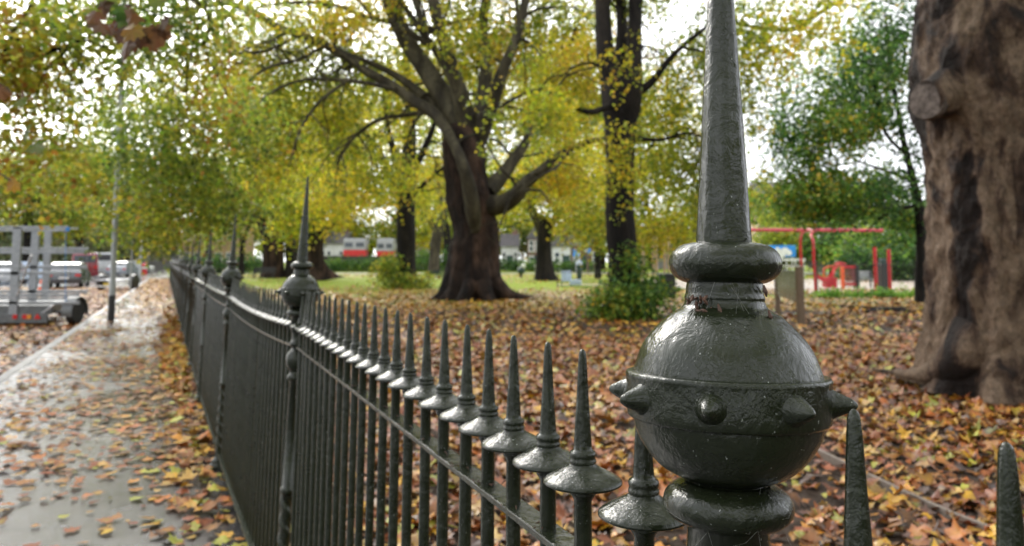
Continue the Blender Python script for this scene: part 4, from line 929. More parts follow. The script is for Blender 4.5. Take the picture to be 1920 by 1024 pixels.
# willowy pale trees behind the playground
simple_tree('playground_tree', 'silvery multi stemmed tree behind the red slide', (1538, 512), [(1538, 514, 9), (1538, 500, 8), (1538, 480, 7), (1541, 450, 6), (1545, 420, 4)],
  [[(1532, 500, 6), (1515, 480, 5), (1520, 460, 4), (1530, 440, 3)], [(1542, 500, 7), (1556, 478, 5.5), (1580, 452, 4.5), (1592, 425, 3)], [(1535, 505, 6), (1512, 492, 4), (1508, 480, 3.5), (1524, 455, 3)]],
  [(1560, 420, 2, 80, 32, 4, 2200), (1600, 460, 8, 60, 28, 4, 900), (1480, 430, 6, 40, 25, 3, 500)], .35, [(.12,.17,.12), (.20,.26,.17), (.20,.28,.07)], (2, 2, 1), 141, tm=M_BARK_GREY, bm=M_BARK_GREY)
for k, (u, Y, h, w_) in enumerate([(1640, 62, 60, 60), (1730, 58, 60, 60), (1470, 78, 70, 60), (1560, 75, 60, 70), (1800, 60, 90, 80)]):
    g0 = P(u, 487, Y); g0.z = 0
    tr_ = [bark_tube(pxpath([(u, 487+EYE*FPX/Y, 5), (u, 480, 4), (u+5, 440, 3)], Y), 10, 3, .1, k)]
    tree('background_tree', 'deep green ' + ['bushy tree right behind the red play panel', 'shrubby tree behind the young dark trunked tree', 'pale tree above the blue hoarding', 'rounded tree above the slide', 'thick tree behind the huge trunk'][k], tr_, [], [foliage([(u, 455, Y, w_, 36, 3, 2600), (u, 400, Y+4, w_, h*.6, 4, 1500)], .42, DKG if k != 2 else GRN, (2, 4, 5, 3, .2), 150+k, .36, .6, .2)], g0)
# hedges and shrubs along the far side
def hedge(name, label, u0, u1, v_top, Y, n, pal, wts, seed, size=.35, dpt=1.2):
    g0 = P((u0+u1)/2, 487, Y); g0.z = 0; t = thing(name, label, 'hedge', g0); vb = 487+EYE*FPX/Y
    m_ = max(2, int((u1-u0)/28)); cl = [(u0+(u1-u0)*(j+.5)/m_, (v_top+vb)/2+random.Random(seed+j).uniform(-2, 2), Y, (u1-u0)/m_*.75, (vb-v_top)/2*1.05, dpt, n//m_) for j in range(m_)]
    V, F, C = foliage(cl, size, pal, wts, seed, .25, .8, .1, 6); V[:, 2] = np.maximum(V[:, 2], .02)
    mesh('foliage', V-np.array(g0), F, M_LEAF, t, smooth=False, cols=C)
    b = MB(); 
    for j in range(m_*2): q = P(u0+(u1-u0)*(j+.5)/(m_*2), 487, Y); b.tube([Vector((q.x, q.y, 0))-g0, Vector((q.x+.1, q.y, EYE+(487-v_top)*Y/FPX-.3))-g0], .04, 6)
    b.build('stems', M_BARK_BLACK, t); return t
hedge('hedge', 'dark green hedge behind the third and fourth spiked posts', 340, 500, 478, 85, 2600, DKG, (3, 4, 1, 0, 0), 301)
hedge('hedge', 'shrubs in front of the far brick wall, left of the straight dark tree', 600, 745, 484, 97, 2600, DKG, (2, 4, 4, 1, 0), 302)
hedge('hedge', 'low clipped hedge before the white house in the far distance', 930, 1110, 486, 98, 2400, DKG, (3, 3, 3, 0, 0), 303)
hedge('hedge', 'shrubs behind the distant trunks left of the great tree', 775, 850, 470, 98, 1800, DKG, (2, 4, 4, 1, 0), 304)
hedge('hedge', 'dark hedge beyond the playground at the right', 1590, 1830, 462, 56, 4200, DKG, (3, 4, 2, 0, 0), 305)
Y = 30.5
for k, (u0, u1, n) in enumerate([(1530, 1580, 420), (1590, 1625, 180), (1618, 1692, 800), (1690, 1765, 700)]):
    g0 = P((u0+u1)/2, 487, Y); g0.z = 0; t = thing('weed_clump', ['bright green weeds at the fence foot below the red slide', 'sparse green weeds at the fence foot left of the upright red posts', 'bright weeds at the fence foot below the upright red posts', 'weeds at the fence foot beside the young dark trunk'][k], 'plant', g0, group='weeds along the playground fence')
    V, F, C = foliage([((u0+u1)/2, 553, Y, (u1-u0)/2*1.1, 7, .3, n)], .13, [(.10,.26,.03), (.20,.42,.05), (.32,.50,.07)], (1, 2, 1), 320+k, .3, 2, -.3, 4); V[:, 2] = np.maximum(V[:, 2], .01)
    mesh('foliage', V-np.array(g0), F, M_LEAF, t, smooth=False, cols=C)

# ------------------------------------------------------------------ edging board, root litter
b = MB(); pts = [G(1500, 838), G(1560, 868), G(1620, 898), G(1700, 938), G(1780, 975), G(1850, 1003), G(1960, 1050)]
for a, c in zip(pts[:-1], pts[1:]):
    d = c-a; b.box((a+c)/2+Vector((0, 0, .018)), (d.length*1.0, .028, .075), rz=math.atan2(d.y, d.x))
tag(b.build('edging_board', M_EDGE, bevel=.004), 'thin weathered timber edging board half buried in leaves at lower right', 'edging')
for k, (ua, va, ub, vb, r, lab) in enumerate([(1562, 577, 1760, 590, .04, 'long fallen stick lying in the leaves behind the noticeboard'), (1625, 588, 1700, 580, .05, 'short dark log lying in front of the playground fence')]):
    a, c = G(ua, va), G(ub, vb); b = MB(); m = (a+c)/2+Vector((0, .15, .02)); b.tube([a+Vector((0, 0, r)), m+Vector((0, 0, r)), c+Vector((0, 0, r))], [r, r*1.2, r*.6], 10)
    tag(b.build('fallen_branch', M_BARK_BLACK, smooth=True), lab, 'branch')

# ------------------------------------------------------------------ lamp post and poles
def pole_thing(name, label, u, v, top_v, rad_px, band=True, lantern=True, z0=0, cat='lamp post'):
    g0 = G(u, v, z0); Y = g0.y; t = thing(name, label, cat, g0); r = px(rad_px, Y); ht = P(u, top_v, Y).z-z0
    b = MB(); b.lathe([(r*1.15, .0), (r*1.15, .9), (r*.98, .93), (r*.85, ht*.6), (r*.7, ht)], 20); b.build('column', M_GREYPOST, t, smooth=True)
    if band: b = MB(); b.lathe([(r*1.2, .0), (r*1.2, .62), (r*1.18, .63)], 20); b.build('black_base', M_BLACK, t, smooth=True)
    if lantern:
        b = MB(); b.tube([(0, 0, ht-.05), (-.15, 0, ht+.35), (-.9, 0, ht+.5)], [r*.6, r*.5, r*.45], 10); b.build('arm', M_GREYPOST, t, smooth=True)
        b = MB(); b.box((-1.2, 0, ht+.5), (.6, .26, .14)); b.build('lantern', M_GREYPOST, t, bevel=.04)
    return t
pole_thing('lamp_post', 'grey lamp post with a black painted foot standing on the wet pavement', 208, 602, -60, 5.2)
pole_thing('lamp_post', 'thin dark lamp post further along the pavement, beside the far road', 262, 531, 380, 2.4, band=False, lantern=False)
pole_thing('sign_pole', 'slender pale pole on the kerb between the two lamp posts', 244, 548, 452, 1.2, band=False, lantern=False, cat='pole')
pole_thing('sign_pole', 'short thin pole beside the red bollard at the far road', 279, 505, 462, 1.3, band=False, lantern=False, cat='pole')

# ------------------------------------------------------------------ rack trailer
def ubar(b, u0, v0, u1, v1, Y, th, Yt=None):
    a, c = P(u0, v0, Y), P(u1, v1, Yt or Y); b.tube([a, c], th, 4)
Dt = 17.5; tb_ = G(70, 611, -.11); Dt = tb_.y
tr = thing('rack_trailer', 'galvanised rack trailer with tiers of long arms parked on the leaf strewn road edge', 'trailer', tb_)
def tbuild(b, nm, m, bevel=0, smooth=False): 
    o = b.build(nm, m, tr, smooth=smooth, bevel=bevel); o.data.transform(Matrix.Translation(-tb_)); return o
def pbox(b, u0, v0, u1, v1, Y, dep):
    a, c = P(u0, v0, Y), P(u1, v1, Y); b.box(((a.x+c.x)/2, Y+dep/2, (a.z+c.z)/2), (abs(c.x-a.x), dep, abs(a.z-c.z)))
for (u0, v0, u1, v1, dY) in ((24, 425, 31, 592, 0), (59, 432, 66, 568, 2.2), (83, 432, 90, 560, 4.2)):
    b = MB(); pbox(b, u0, v0, u1, v1, Dt+dY, .07); tbuild(b, 'upright', M_GALV, .008)
for (u0, v0, u1, v1, dY) in ((-130, 424, 128, 429, 0), (-130, 430, 128, 434, 2.2), (128, 427, 146, 430, 2.2), (-130, 470, 163, 476, 1.4), (-130, 464, 165, 469, 3.4), (-130, 509, 130, 516, 0), (-130, 498, 163, 504, 2.2), (-130, 544, 163, 550, 2.2), (-130, 551, 148, 557, .6), (-130, 565, 148, 571, 0), (-130, 558, 130, 563, .4)):
    b = MB(); pbox(b, u0, v0, u1, v1, Dt+dY, .05); tbuild(b, 'rack_arm', M_GALV, .006)
for (u, v0, v1, dY) in ((123, 430, 566, 0), (163, 469, 549, 2.2)): b = MB(); ubar(b, u, v0, u, v1, Dt+dY, .008); tbuild(b, 'tie_rod', M_BLUE if u < 130 else M_GALV)
b = MB(); pbox(b, 124, 426, 129, 433, Dt-.03, .03); tbuild(b, 'end_cap', M_BLUE)
b = MB(); ubar(b, 59, 478, 32, 553, Dt-.1, .03); tbuild(b, 'brace', M_BRIGHT)
b = MB(); ubar(b, 102, 571, 78, 588, Dt-.1, .02); tbuild(b, 'brace', M_BRIGHT)
b = MB(); a, c = P(-130, 573, Dt+.05), P(97, 590, Dt+.05); sk = Vector((-.43*2.6, 2.6, 0))
V = [Vector((x_, a.y, z_)) for x_, z_ in ((a.x, c.z), (c.x, c.z), (c.x, a.z), (a.x, a.z))]; b.add(V+[q+sk for q in V], [(3, 2, 1, 0), (4, 5, 6, 7), (0, 1, 5, 4), (1, 2, 6, 5), (2, 3, 7, 6), (3, 0, 4, 7)]); tbuild(b, 'chassis', M_GALVD, .02)
b = MB(); pbox(b, -130, 589, 88, 606, Dt-.02, .06); tbuild(b, 'light_board', M_GALVD, .01)
for (u0, u1, m, nm) in ((24, 31, M_REDLENS, 'tail_light'), (42, 50, M_REDLENS, 'tail_light'), (50, 57, M_AMBER, 'indicator')):
    b = MB(); pbox(b, u0, 590, u1, 598, Dt-.05, .03); tbuild(b, nm, m)
b = MB(); a, c, d = P(63, 598, Dt-.045), P(76, 598, Dt-.045), P(69.5, 588, Dt-.045); y = Vector((0, .02, 0)); b.add([a, c, d, a+y, c+y, d+y], [(0, 1, 2), (5, 4, 3), (0, 3, 4, 1), (1, 4, 5, 2), (2, 5, 3, 0)]); tbuild(b, 'reflector', M_REDLENS)
def wheel(mbt, mbr, c, r, w_, ax='x'):
    V = []; prof = [(r*.62, -w_/2), (r*.93, -w_/2), (r, -w_*.32), (r, w_*.32), (r*.93, w_/2), (r*.62, w_/2)]
    m2 = MB(); m2.lathe(prof, 28); M = Matrix.Translation(c)@Matrix.Rotation(PI/2, 4, 'Y' if ax == 'x' else 'X')
    mbt.add([M@Vector(q) for q in m2.v], m2.f)
    m3 = MB(); m3.lathe([(r*.2, -w_*.42), (r*.6, -w_*.35), (r*.64, -w_*.45), (r*.64, w_*.45), (r*.6, w_*.35), (r*.2, w_*.42)], 20); mbr.add([M@Vector(q) for q in m3.v], m3.f)
for u in (140, -95):
    c = P(u, 594, Dt+.35); rad = .31; c.z = -.11+rad
    t_, r_ = MB(), MB(); wheel(t_, r_, c, rad, .17); wo = tbuild(t_, 'wheel', M_RUBBER, smooth=True)
    o = r_.build('rim', M_GALV, wo, smooth=True); o.data.transform(Matrix.Translation(-tb_))
    b = MB(); pts = [c+Vector((0, math.cos(R(q))*.37, math.sin(R(q))*.37)) for q in range(-10, 195, 12)]; V, F = [], []
    for q in pts: V += [q+Vector((-.13, 0, 0)), q+Vector((.13, 0, 0)), q+Vector((.13, 0, 0))+(q-c).normalized()*.012, q+Vector((-.13, 0, 0))+(q-c).normalized()*.012]
    for k in range(len(pts)-1):
        for j in range(4): F.append((4*k+j, 4*k+(j+1) % 4, 4*k+4+(j+1) % 4, 4*k+4+j))
    b.add(V, F); tbuild(b, 'mudguard', M_GALVD)
b = MB(); a = P(-95, 594, Dt+.35); c = P(140, 594, Dt+.35); b.tube([(a.x, a.y, .2), (c.x, c.y, .2)], .035, 10); tbuild(b, 'axle', M_BLACK)

g2 = G(204, 542, -.02); t2 = thing('flat_trailer', 'small empty trailer with a yellow plate parked on the road behind the lamp post', 'trailer', g2); s_ = px(1, g2.y)
b = MB(); b.box((0, .9, 16*s_), (54*s_, 1.8, 3*s_)); b.build('bed', M_GALV, t2, bevel=.02)
b = MB(); b.box((0, 0, 5*s_), (56*s_, .06, 2.4*s_)); b.build('bumper', M_WHITE, t2)
b = MB(); b.box((-4*s_, -.04, 9*s_), (12*s_, .02, 4*s_)); b.build('number_plate', vary('yellow_plate', (.6,.45,.05), .4), t2)
for x_ in (-27, -21, -12, 22, 28):
    b = MB(); b.tube([(x_*s_, .1, 16*s_), (x_*s_, .1, (30 if x_ in (-12, 22) else 24)*s_)], .02, 6); b.build('stanchion', M_GALV, t2)
b = MB(); b.tube([(-28*s_, .1, 24*s_), (28*s_, .1, 24*s_)], .02, 6); b.build('rail', M_GALV, t2)
for x_ in (-31, 31):
    t_, r_ = MB(), MB(); wheel(t_, r_, Vector((x_*s_, .9, .3)), .3, .18); o = t_.build('wheel', M_RUBBER, t2, smooth=True); r_.build('rim', M_GALV, o, smooth=True)
    b = MB(); b.lathe([(.38, -.1), (.40, -.1), (.40, .1), (.38, .1)], 20); o = b.build('mudguard', M_BLACK, t2, smooth=True); o.data.transform(Matrix.Translation((x_*s_, .9, .34))@Matrix.Rotation(PI/2, 4, 'Y'))

# ------------------------------------------------------------------ vehicles
def car(name, label, cat, loc, rz, paint, L_=4.3, W_=1.78, H_=1.46, van=False, group='vehicles parked along the far left road'):
    t = thing(name, label, cat, loc, rz, group)
    if van: prof = [(-.5, .16), (-.5, .30), (-.49, .92), (-.46, 1.0), (.20, 1.0), (.33, .88), (.42, .58), (.49, .50), (.5, .34), (.5, .16)]
    else: prof = [(-.5, .18), (-.5, .42), (-.485, .62), (-.44, .68), (-.36, .93), (-.27, 1.0), (.02, 1.0), (.10, .95), (.24, .66), (.44, .56), (.49, .46), (.5, .3), (.5, .18)]
    n = len(prof); V = []; F = []
    for ys, sc in ((-.5, .0), (-.47, 1), (.47, 1), (.5, .0)):
        for x_, z_ in prof:
            tuck = .86 if z_ > .66 else 1
            zc = z_; V.append((x_*L_*(.985 if sc == 0 else 1), ys*W_*tuck*(1), (zc if sc else .16+(zc-.16)*.97)*H_))
    for k in range(3):
        for j in range(n): F.append((k*n+j, k*n+(j+1) % n, (k+1)*n+(j+1) % n, (k+1)*n+j))
    F += [tuple(range(n-1, -1, -1)), tuple(3*n+j for j in range(n))]
    b = MB(); b.add(V, F); b.build('body', paint, t, smooth=True, bevel=.02)
    def pane(x0, x1, z0, z1, nm='window'):
        for sgn in (-1, 1):
            b = MB(); yy = sgn*W_*.433; b.add([(x0*L_, yy+sgn*.012, z0*H_), (x1*L_, yy+sgn*.012, z0*H_), (x1*L_*.97-(.05 if x1 > .15 else 0), yy+sgn*.006, z1*H_), (x0*L_*.97, yy+sgn*.006, z1*H_), (x0*L_, yy-sgn*.03, z0*H_), (x1*L_, yy-sgn*.03, z0*H_), (x1*L_*.97, yy-sgn*.03, z1*H_), (x0*L_*.97, yy-sgn*.03, z1*H_)],
                [(0, 1, 2, 3), (4, 7, 6, 5), (0, 4, 5, 1), (1, 5, 6, 2), (2, 6, 7, 3), (3, 7, 4, 0)]); b.build(nm, M_GLASS, t)
    if van: pane(.05, .26, .62, .9)
    else: pane(-.34, -.10, .69, .93); pane(-.08, .12, .69, .93)
    b = MB()
    if van: b.box((.375*L_, 0, .74*H_), (.02, W_*.78, .24*H_), rot=Matrix.Rotation(-R(28), 3, 'Y')); 
    else: b.box((.175*L_, 0, .81*H_), (.02, W_*.76, .30*H_), rot=Matrix.Rotation(-R(52), 3, 'Y'))
    b.build('windscreen', M_GLASS, t)
    b = MB(); b.box((-.5*L_+(.0 if van else .42), 0, .8*H_), (.03, W_*.74, .26*H_), rot=Matrix.Rotation(R(0 if van else 24), 3, 'Y')); b.build('rear_window', M_GLASS, t)
    for sx, m, nm in ((.5, M_WHITE, 'headlight'), (-.5, M_REDLENS, 'tail_light')):
        for sy in (-1, 1): b = MB(); b.box((sx*L_*.985, sy*W_*.39, .5*H_), (.06, .28, .13)); b.build(nm, m, t, bevel=.01)
    for sx in (.31, -.31):
        for sy in (-1, 1):
            t_, r_ = MB(), MB(); wheel(t_, r_, Vector((sx*L_, sy*W_*.44, .32)), .32, .21, 'y'); o = t_.build('wheel', M_RUBBER, t, smooth=True); r_.build('rim', M_BRIGHT, o, smooth=True)
    b = MB(); b.box((-.5*L_-.005, 0, .4*H_), (.02, .5, .11)); b.build('number_plate', M_WHITE, t)
    return t
def at(u, Y, z=-.11): q = P(u, 487, Y); return (q.x, q.y, z)
car('parked_car', 'white parked car seen through the rack trailer at the far left', 'car', at(15, 52), R(112), C_WHITE)
car('parked_car', 'pale blue parked car seen through the middle of the rack trailer', 'car', at(72, 58), R(10), C_BLUE, L_=4.6)
car('parked_van', 'maroon van parked at the end of the rack trailer arms', 'van', at(160, 62), R(118), C_MAR, 4.9, 1.95, 2.1, True)
car('parked_car', 'dark grey car parked below the maroon van', 'car', at(132, 46), R(112), C_DARK)
car('parked_van', 'white van parked just left of the grey lamp post', 'van', at(196, 78), R(114), C_WHITE, 5.0, 1.95, 2.3, True)
car('parked_car', 'silver car parked just right of the grey lamp post', 'car', at(232, 74), R(100), C_SILV)
car('parked_car', 'white car parked between the two lamp posts at the far road', 'car', at(252, 95), R(5), C_WHITE)
car('parked_car', 'small silver car parked at the far end of the pavement by the low wall', 'car', at(294, 120), R(3), C_SILV)
g0 = at(271, 78, -.01); t = thing('bollard', 'red plastic barrier post standing at the far end of the pavement', 'bollard', g0)
b = MB(); b.lathe([(.34, 0), (.34, .1), (.28, .12), (.26, 1.0), (.2, 1.12), (.05, 1.16)], 20); b.build('body', M_RED, t, smooth=True); b = MB(); b.lathe([(.285, .6), (.285, .8)], 20); b.build('reflective_band', M_WHITE, t)
g0 = at(80, 38); t = thing('traffic_cone', 'orange traffic cone seen between the uprights of the rack trailer', 'cone', g0)
b = MB(); b.box((0, 0, .03), (.5, .5, .06)); b.build('base', M_RUBBER, t); b = MB(); b.lathe([(.16, .06), (.05, .62), (.03, .64)], 20); b.build('cone', M_ORANGE, t, smooth=True); b = MB(); b.lathe([(.118, .30), (.093, .43)], 20); b.build('band', M_WHITE, t)
# railings on the far side of the road
t = thing('blue_railing', 'pale blue grey railing across the road behind the rack trailer', 'railing', at(60, 66)); b = MB(); o3 = Vector(at(60, 66))
for z_ in (.15, 1.15): b.tube([Vector(at(-60, 66))-o3+Vector((0, 0, z_)), Vector(at(150, 66))-o3+Vector((0, 0, z_))], .03, 6)
b.build('rail', M_PBLUE, t)
b = MB()
for k in range(90): b.tube([Vector(at(-60+k*2.33, 66))-o3+Vector((0, 0, .1)), Vector(at(-60+k*2.33, 66))-o3+Vector((0, 0, 1.2))], .018, 4)
b.build('bars', M_PBLUE, t)['kind'] = 'stuff'
b = MB(); a, c = P(278, 487, 108), P(325, 487, 108); b.box(((a.x+c.x)/2, 108, .55), (c.x-a.x+3, .35, 1.3)); b.box(((a.x+c.x)/2, 108, 1.25), (c.x-a.x+3.1, .45, .1))
tag(b.build('low_wall', vary('grey_wall', (.2,.19,.19), .6)), 'low grey wall across the far end of the pavement', 'wall')

# far road: dark wall, red vehicles
a, c = P(560, 487, 104), P(760, 487, 104); b = MB(); b.box(((a.x+c.x)/2, 104, .95), (c.x-a.x, .4, 1.9)); b.box(((a.x+c.x)/2, 104, 1.95), (c.x-a.x+.1, .5, .1))
tag(b.build('brick_wall', M_BRICK), 'dark brick wall behind the lawn, below the red vehicles', 'wall')
def bus(label, u, Y, L_, name='bus', frac=.60):
    g0 = at(u, Y, 0); t = thing(name, label, name, g0, 0, 'red and white vehicles on the far road'); H_ = 4.2
    b = MB(); b.box((0, 0, .35+H_*frac/2), (L_, 2.4, H_*frac)); b.build('body', M_VANRED, t, bevel=.08)
    b = MB(); b.box((0, 0, .35+H_*frac+(H_*(1-frac))/2), (L_*.98, 2.3, H_*(1-frac)-.004)); b.build('upper_body', vary('dull_offwhite_paint', (.42,.42,.44), .5), t, bevel=.1)
    n = 2
    for k in range(n): b = MB(); b.box((-L_/2+L_*(k+.5)/n, -1.16, .35+H_*(frac+.18)), (L_/n*.72, .05, .65)); b.build('window', M_GLASS, t)
    for sx in (-.32, .32):
        for sy in (-1, 1): t_, r_ = MB(), MB(); wheel(t_, r_, Vector((sx*L_, sy*1.08, .45)), .45, .25, 'y'); o = t_.build('wheel', M_RUBBER, t, smooth=True); r_.build('rim', M_GALV, o, smooth=True)
    for sy in (-1, 1): b = MB(); b.box((L_/2, sy*.9, .8), (.06, .3, .2)); b.build('headlight', M_WHITE, t)
    return t
bus('red and white bus on the far road, left of the low spreading dark tree', 667, 112, 3.2)
bus('red and white lorry on the far road, right of the low spreading dark tree', 724, 112, 2.4, 'lorry', .56)

# ------------------------------------------------------------------ buildings
def house(name, label, u0, u1, Y, z_e, roof_h, wall, nwin, floors, roofm=M_SLATE, dep=8, group='houses around the park', gable=False):
    a, c = P(u0, 487, Y), P(u1, 487, Y); W_ = c.x-a.x; g0 = Vector(((a.x+c.x)/2, Y, 0)); t = thing(name, label, 'house', g0, group=group)
    b = MB(); b.box((0, dep/2, z_e/2), (W_, dep, z_e)); b.build('wall', wall, t)
    b = MB()
    if gable: b.extrude([(-W_/2-.3, z_e+.003), (W_/2+.3, z_e+.003), (0, z_e+roof_h)], -.3, dep+.3)
    else:
        V = [(-W_/2-.2, -.3, z_e+.003), (W_/2+.2, -.3, z_e+.003), (W_/2+.2, dep+.3, z_e+.003), (-W_/2-.2, dep+.3, z_e+.003), (-W_/2-.2, dep/2, z_e+roof_h), (W_/2+.2, dep/2, z_e+roof_h)]
        b.add(V, [(0, 1, 5, 4), (2, 3, 4, 5), (0, 4, 3), (1, 2, 5), (3, 2, 1, 0)])
    rf = b.build('roof', roofm, t)
    b = MB(); b.box((W_*.3, dep/2, z_e+roof_h*.9), (.9, .7, 1.6)); b.build('chimney', M_REDBR, rf)
    fh = z_e/floors
    for f_ in range(floors):
        for k in range(nwin):
            x_ = -W_/2+W_*(k+.5)/nwin; z_ = fh*(f_+.5)+.1; ww = min(1.3, W_/nwin*.5)
            if f_ == 0 and k == nwin//2:
                b = MB(); b.box((x_, -.03, 1.05), (1.0, .12, 2.1)); b.build('door', M_DGREEN, t); continue
            b = MB(); b.box((x_, -.03, z_), (ww+.24, .12, 1.64)); fr = b.build('window', M_WHITE, t)
            b = MB(); b.box((x_, -.095, z_+.4), (ww, .02, .62)); b.box((x_, -.095, z_-.36), (ww, .02, .66)); b.build('pane', M_GLASS, fr)
    return t
house('brick_house', 'tan brick apartment block behind the fourth spiked post', 340, 440, 110, 6.5, 1.2, M_TANBR, 5, 2)
house('terrace_house', 'white fronted house seen just right of the forked dark tree', 1036, 1070, 106, 3.3, 1.9, M_OFFW, 2, 1, gable=True, dep=7)
house('terrace_house', 'grey roofed house behind the blue sign', 1072, 1125, 112, 3.4, 2.4, M_REDBR, 3, 1)
house('terrace_house', 'pale terrace house seen just right of the great plane trunk', 940, 972, 112, 3.4, 2, M_OFFW, 3, 1)
house('brick_house', 'brown brick house between the willow like sapling and the forked tree', 990, 1014, 108, 4.4, 1.8, M_REDBR, 2, 2, gable=True)
house('terrace_house', 'white house partly behind the shrubs at the far end of the lawn', 600, 645, 122, 4.0, 2, M_OFFW, 4, 1)
house('terrace_house', 'white house behind the red and white lorry', 742, 800, 125, 4.2, 2, M_OFFW, 4, 1)
house('brick_house', 'pinkish brick house rising behind the playground at upper left of the green crown', 1425, 1500, 140, 13, 3, vary('pink_brick', (.52,.38,.3), .7, s=2), 5, 4)
house('terrace_house', 'pale terrace behind the cars at the far left', -60, 120, 108, 4.5, 2, M_OFFW, 9, 1)
house('brick_house', 'brown brick terrace behind the vehicles around the grey lamp post', 130, 300, 140, 4.2, 2.4, M_REDBR, 9, 1)
house('brick_house', 'grey building behind the slim black trunk', 1180, 1320, 125, 4.4, 2.2, vary('grey_render', (.36,.36,.37), .7, s=2), 6, 1)

# ------------------------------------------------------------------ park furniture
# noticeboard
a = G(1502, 609); c = G(1459, 588); nb = thing('noticeboard', 'dark framed noticeboard on two timber posts standing in the leaves right of the near post', 'noticeboard', a)
for q, h, r_ in ((a, P(1500, 500, a.y).z, .075), (c, P(1459, 506, c.y).z, .06)):
    b = MB(); b.box((q-a)+Vector((0, 0, h/2)), (r_*2, r_*2, h)); b.build('post', M_WOOD, nb, bevel=.01)
d = c-a; L_ = d.length; ang = math.atan2(d.y, d.x); z0 = P(1500, 568, a.y).z; z1 = P(1500, 508, a.y).z; m = d*.5; off = Vector((math.sin(ang), -math.cos(ang), 0))*-.0
b = MB(); b.box(m+Vector((0, 0, (z0+z1)/2)), (L_-.16, .07, z1-z0), rz=ang); b.build('panel', M_BOARD, nb, bevel=.01)
nrm = Vector((math.sin(ang), -math.cos(ang), 0)); nrm = nrm if nrm.y < 0 else -nrm; ux = d.normalized()
for (s0, w_, zc, h_, mt, nm) in ((.30, .34, .70, .30, M_PAPER, 'notice'), (.18, .22, .3, .3, M_BLACK, 'notice'), (.5, .05, .3, .42, M_WOOD, 'divider'), (.72, .26, .34, .34, M_BLACK, 'notice')):
    b = MB(); b.box(d*s0*(1)+nrm*.042+Vector((0, 0, z0+(z1-z0)*zc)), (w_*L_*.9, .012, h_*(z1-z0)), rz=ang); b.build(nm, mt, nb)
# bin behind the near post
g0 = G(1250, 558); t = thing('litter_bin', 'black litter bin standing left of the near iron post', 'bin', g0)
b = MB(); b.box((0, 0, .42), (.6, .6, .84), taper=1.06); b.build('body', M_BIN, t, bevel=.03); b = MB(); b.box((0, 0, .9), (.68, .68, .1)); b.build('lid', M_BIN, t, bevel=.03); b = MB(); b.box((0, -.325, .68), (.38, .02, .14)); b.build('slot', M_BLACK, t)

def bowtop(name, label, ua, ub, Ya, Yb, h, step, m=M_BLACK, w_=.012):
    a = P(ua, 487, Ya); c = P(ub, 487, Yb); a.z = c.z = 0; d = c-a; n = int(d.length/step); t = thing(name, label, 'fence', a)
    b = MB()
    for z_ in (.12, h-.14): b.tube([Vector((0, 0, z_)), d+Vector((0, 0, z_))], .014, 5)
    b.build('rail', m, t)
    b = MB(); ux = d.normalized()
    for k in range(n):
        p0 = ux*(k*step)
        if k % 2 == 0 and k < n-1:
            p1 = ux*((k+1)*step); mid = (p0+p1)/2
            b.tube([p0+Vector((0, 0, .04)), p0+Vector((0, 0, h-.05)), mid+Vector((0, 0, h)), p1+Vector((0, 0, h-.05)), p1+Vector((0, 0, .04))], w_/2, 4, False)
    b.build('hoops', m, t)['kind'] = 'stuff'
    for k in range(0, n+1, max(1, int(2.6/step))): b = MB(); b.box(ux*(k*step)+Vector((0, 0, h/2)), (.05, .05, h+.06)); b.build('post', m, t)
    return t
bowtop('bow_top_fence', 'black bow top metal fence around the playground at the right', 1415, 1790, 31.5, 31.5, 1.42, .125, w_=.02)
bowtop('bow_top_fence', 'low dark bow top fence in front of the light blue panels', 1045, 1300, 41, 36, 1.0, .13, w_=.018)

# swing frame
Ys = 36.0
def PP(u, v, Y=Ys): return P(u, v, Y)
gs = PP(1503, 487); gs = Vector((gs.x, Ys, 0)); t = thing('swing_frame', 'tall red tubular swing frame with a long pink red top beam in the playground', 'swing', gs)
b = MB(); b.tube([PP(1375, 431)-gs, PP(1655, 432)-gs], .075, 12); b.build('top_beam', M_PINK, t, smooth=True)
def hoop(u0, u1, Y0, Y1):
    b = MB(); a = P(u1, 431, Ys); pts = []
    p_top = P(u0+8, 431, Ys); p1 = P(u1, 455, Y0); base = P(u1+2, 487, Y0); base.z = 0
    pts = [p_top, P(u0+20, 433, (Ys+Y0)/2), P(u1-4, 441, Y0+.4), p1, P(u1+1, 490, Y0), base]; A = cr_path([(*q, 0) for q in pts], 5)
    b.tube([Vector(q[:3])-gs for q in A], .06, 10); b.build('leg', M_RED, t, smooth=True)
hoop(1505, 1525, 34.8, 0)
b = MB(); A = cr_path([(*q, 0) for q in (P(1514, 432, Ys), P(1505, 436, 36.5), P(1501, 452, 37.2), P(1502, 487, 37.4), Vector((P(1503, 487, 37.4).x, 37.4, 0)))], 5); b.tube([Vector(q[:3])-gs for q in A], .06, 10); b.build('leg', M_RED, t, smooth=True)
b = MB(); q = P(1380, 487, Ys); b.tube([P(1380, 431, Ys)-gs, Vector((q.x, Ys-1.1, 0))-gs], .06, 10); b.build('leg', M_RED, t, smooth=True)
b = MB(); b.tube([P(1380, 431, Ys)-gs, Vector((q.x, Ys+1.1, 0))-gs], .06, 10); b.build('leg', M_RED, t, smooth=True)
for u in (1425, 1440, 1560, 1585):   # swing chains hidden behind foliage
    b = MB(); b.tube([P(u, 432, Ys)-gs, P(u, 452 if u > 1500 else 500, Ys)-gs], .008, 4); b.build('chain', M_BLACK, t)
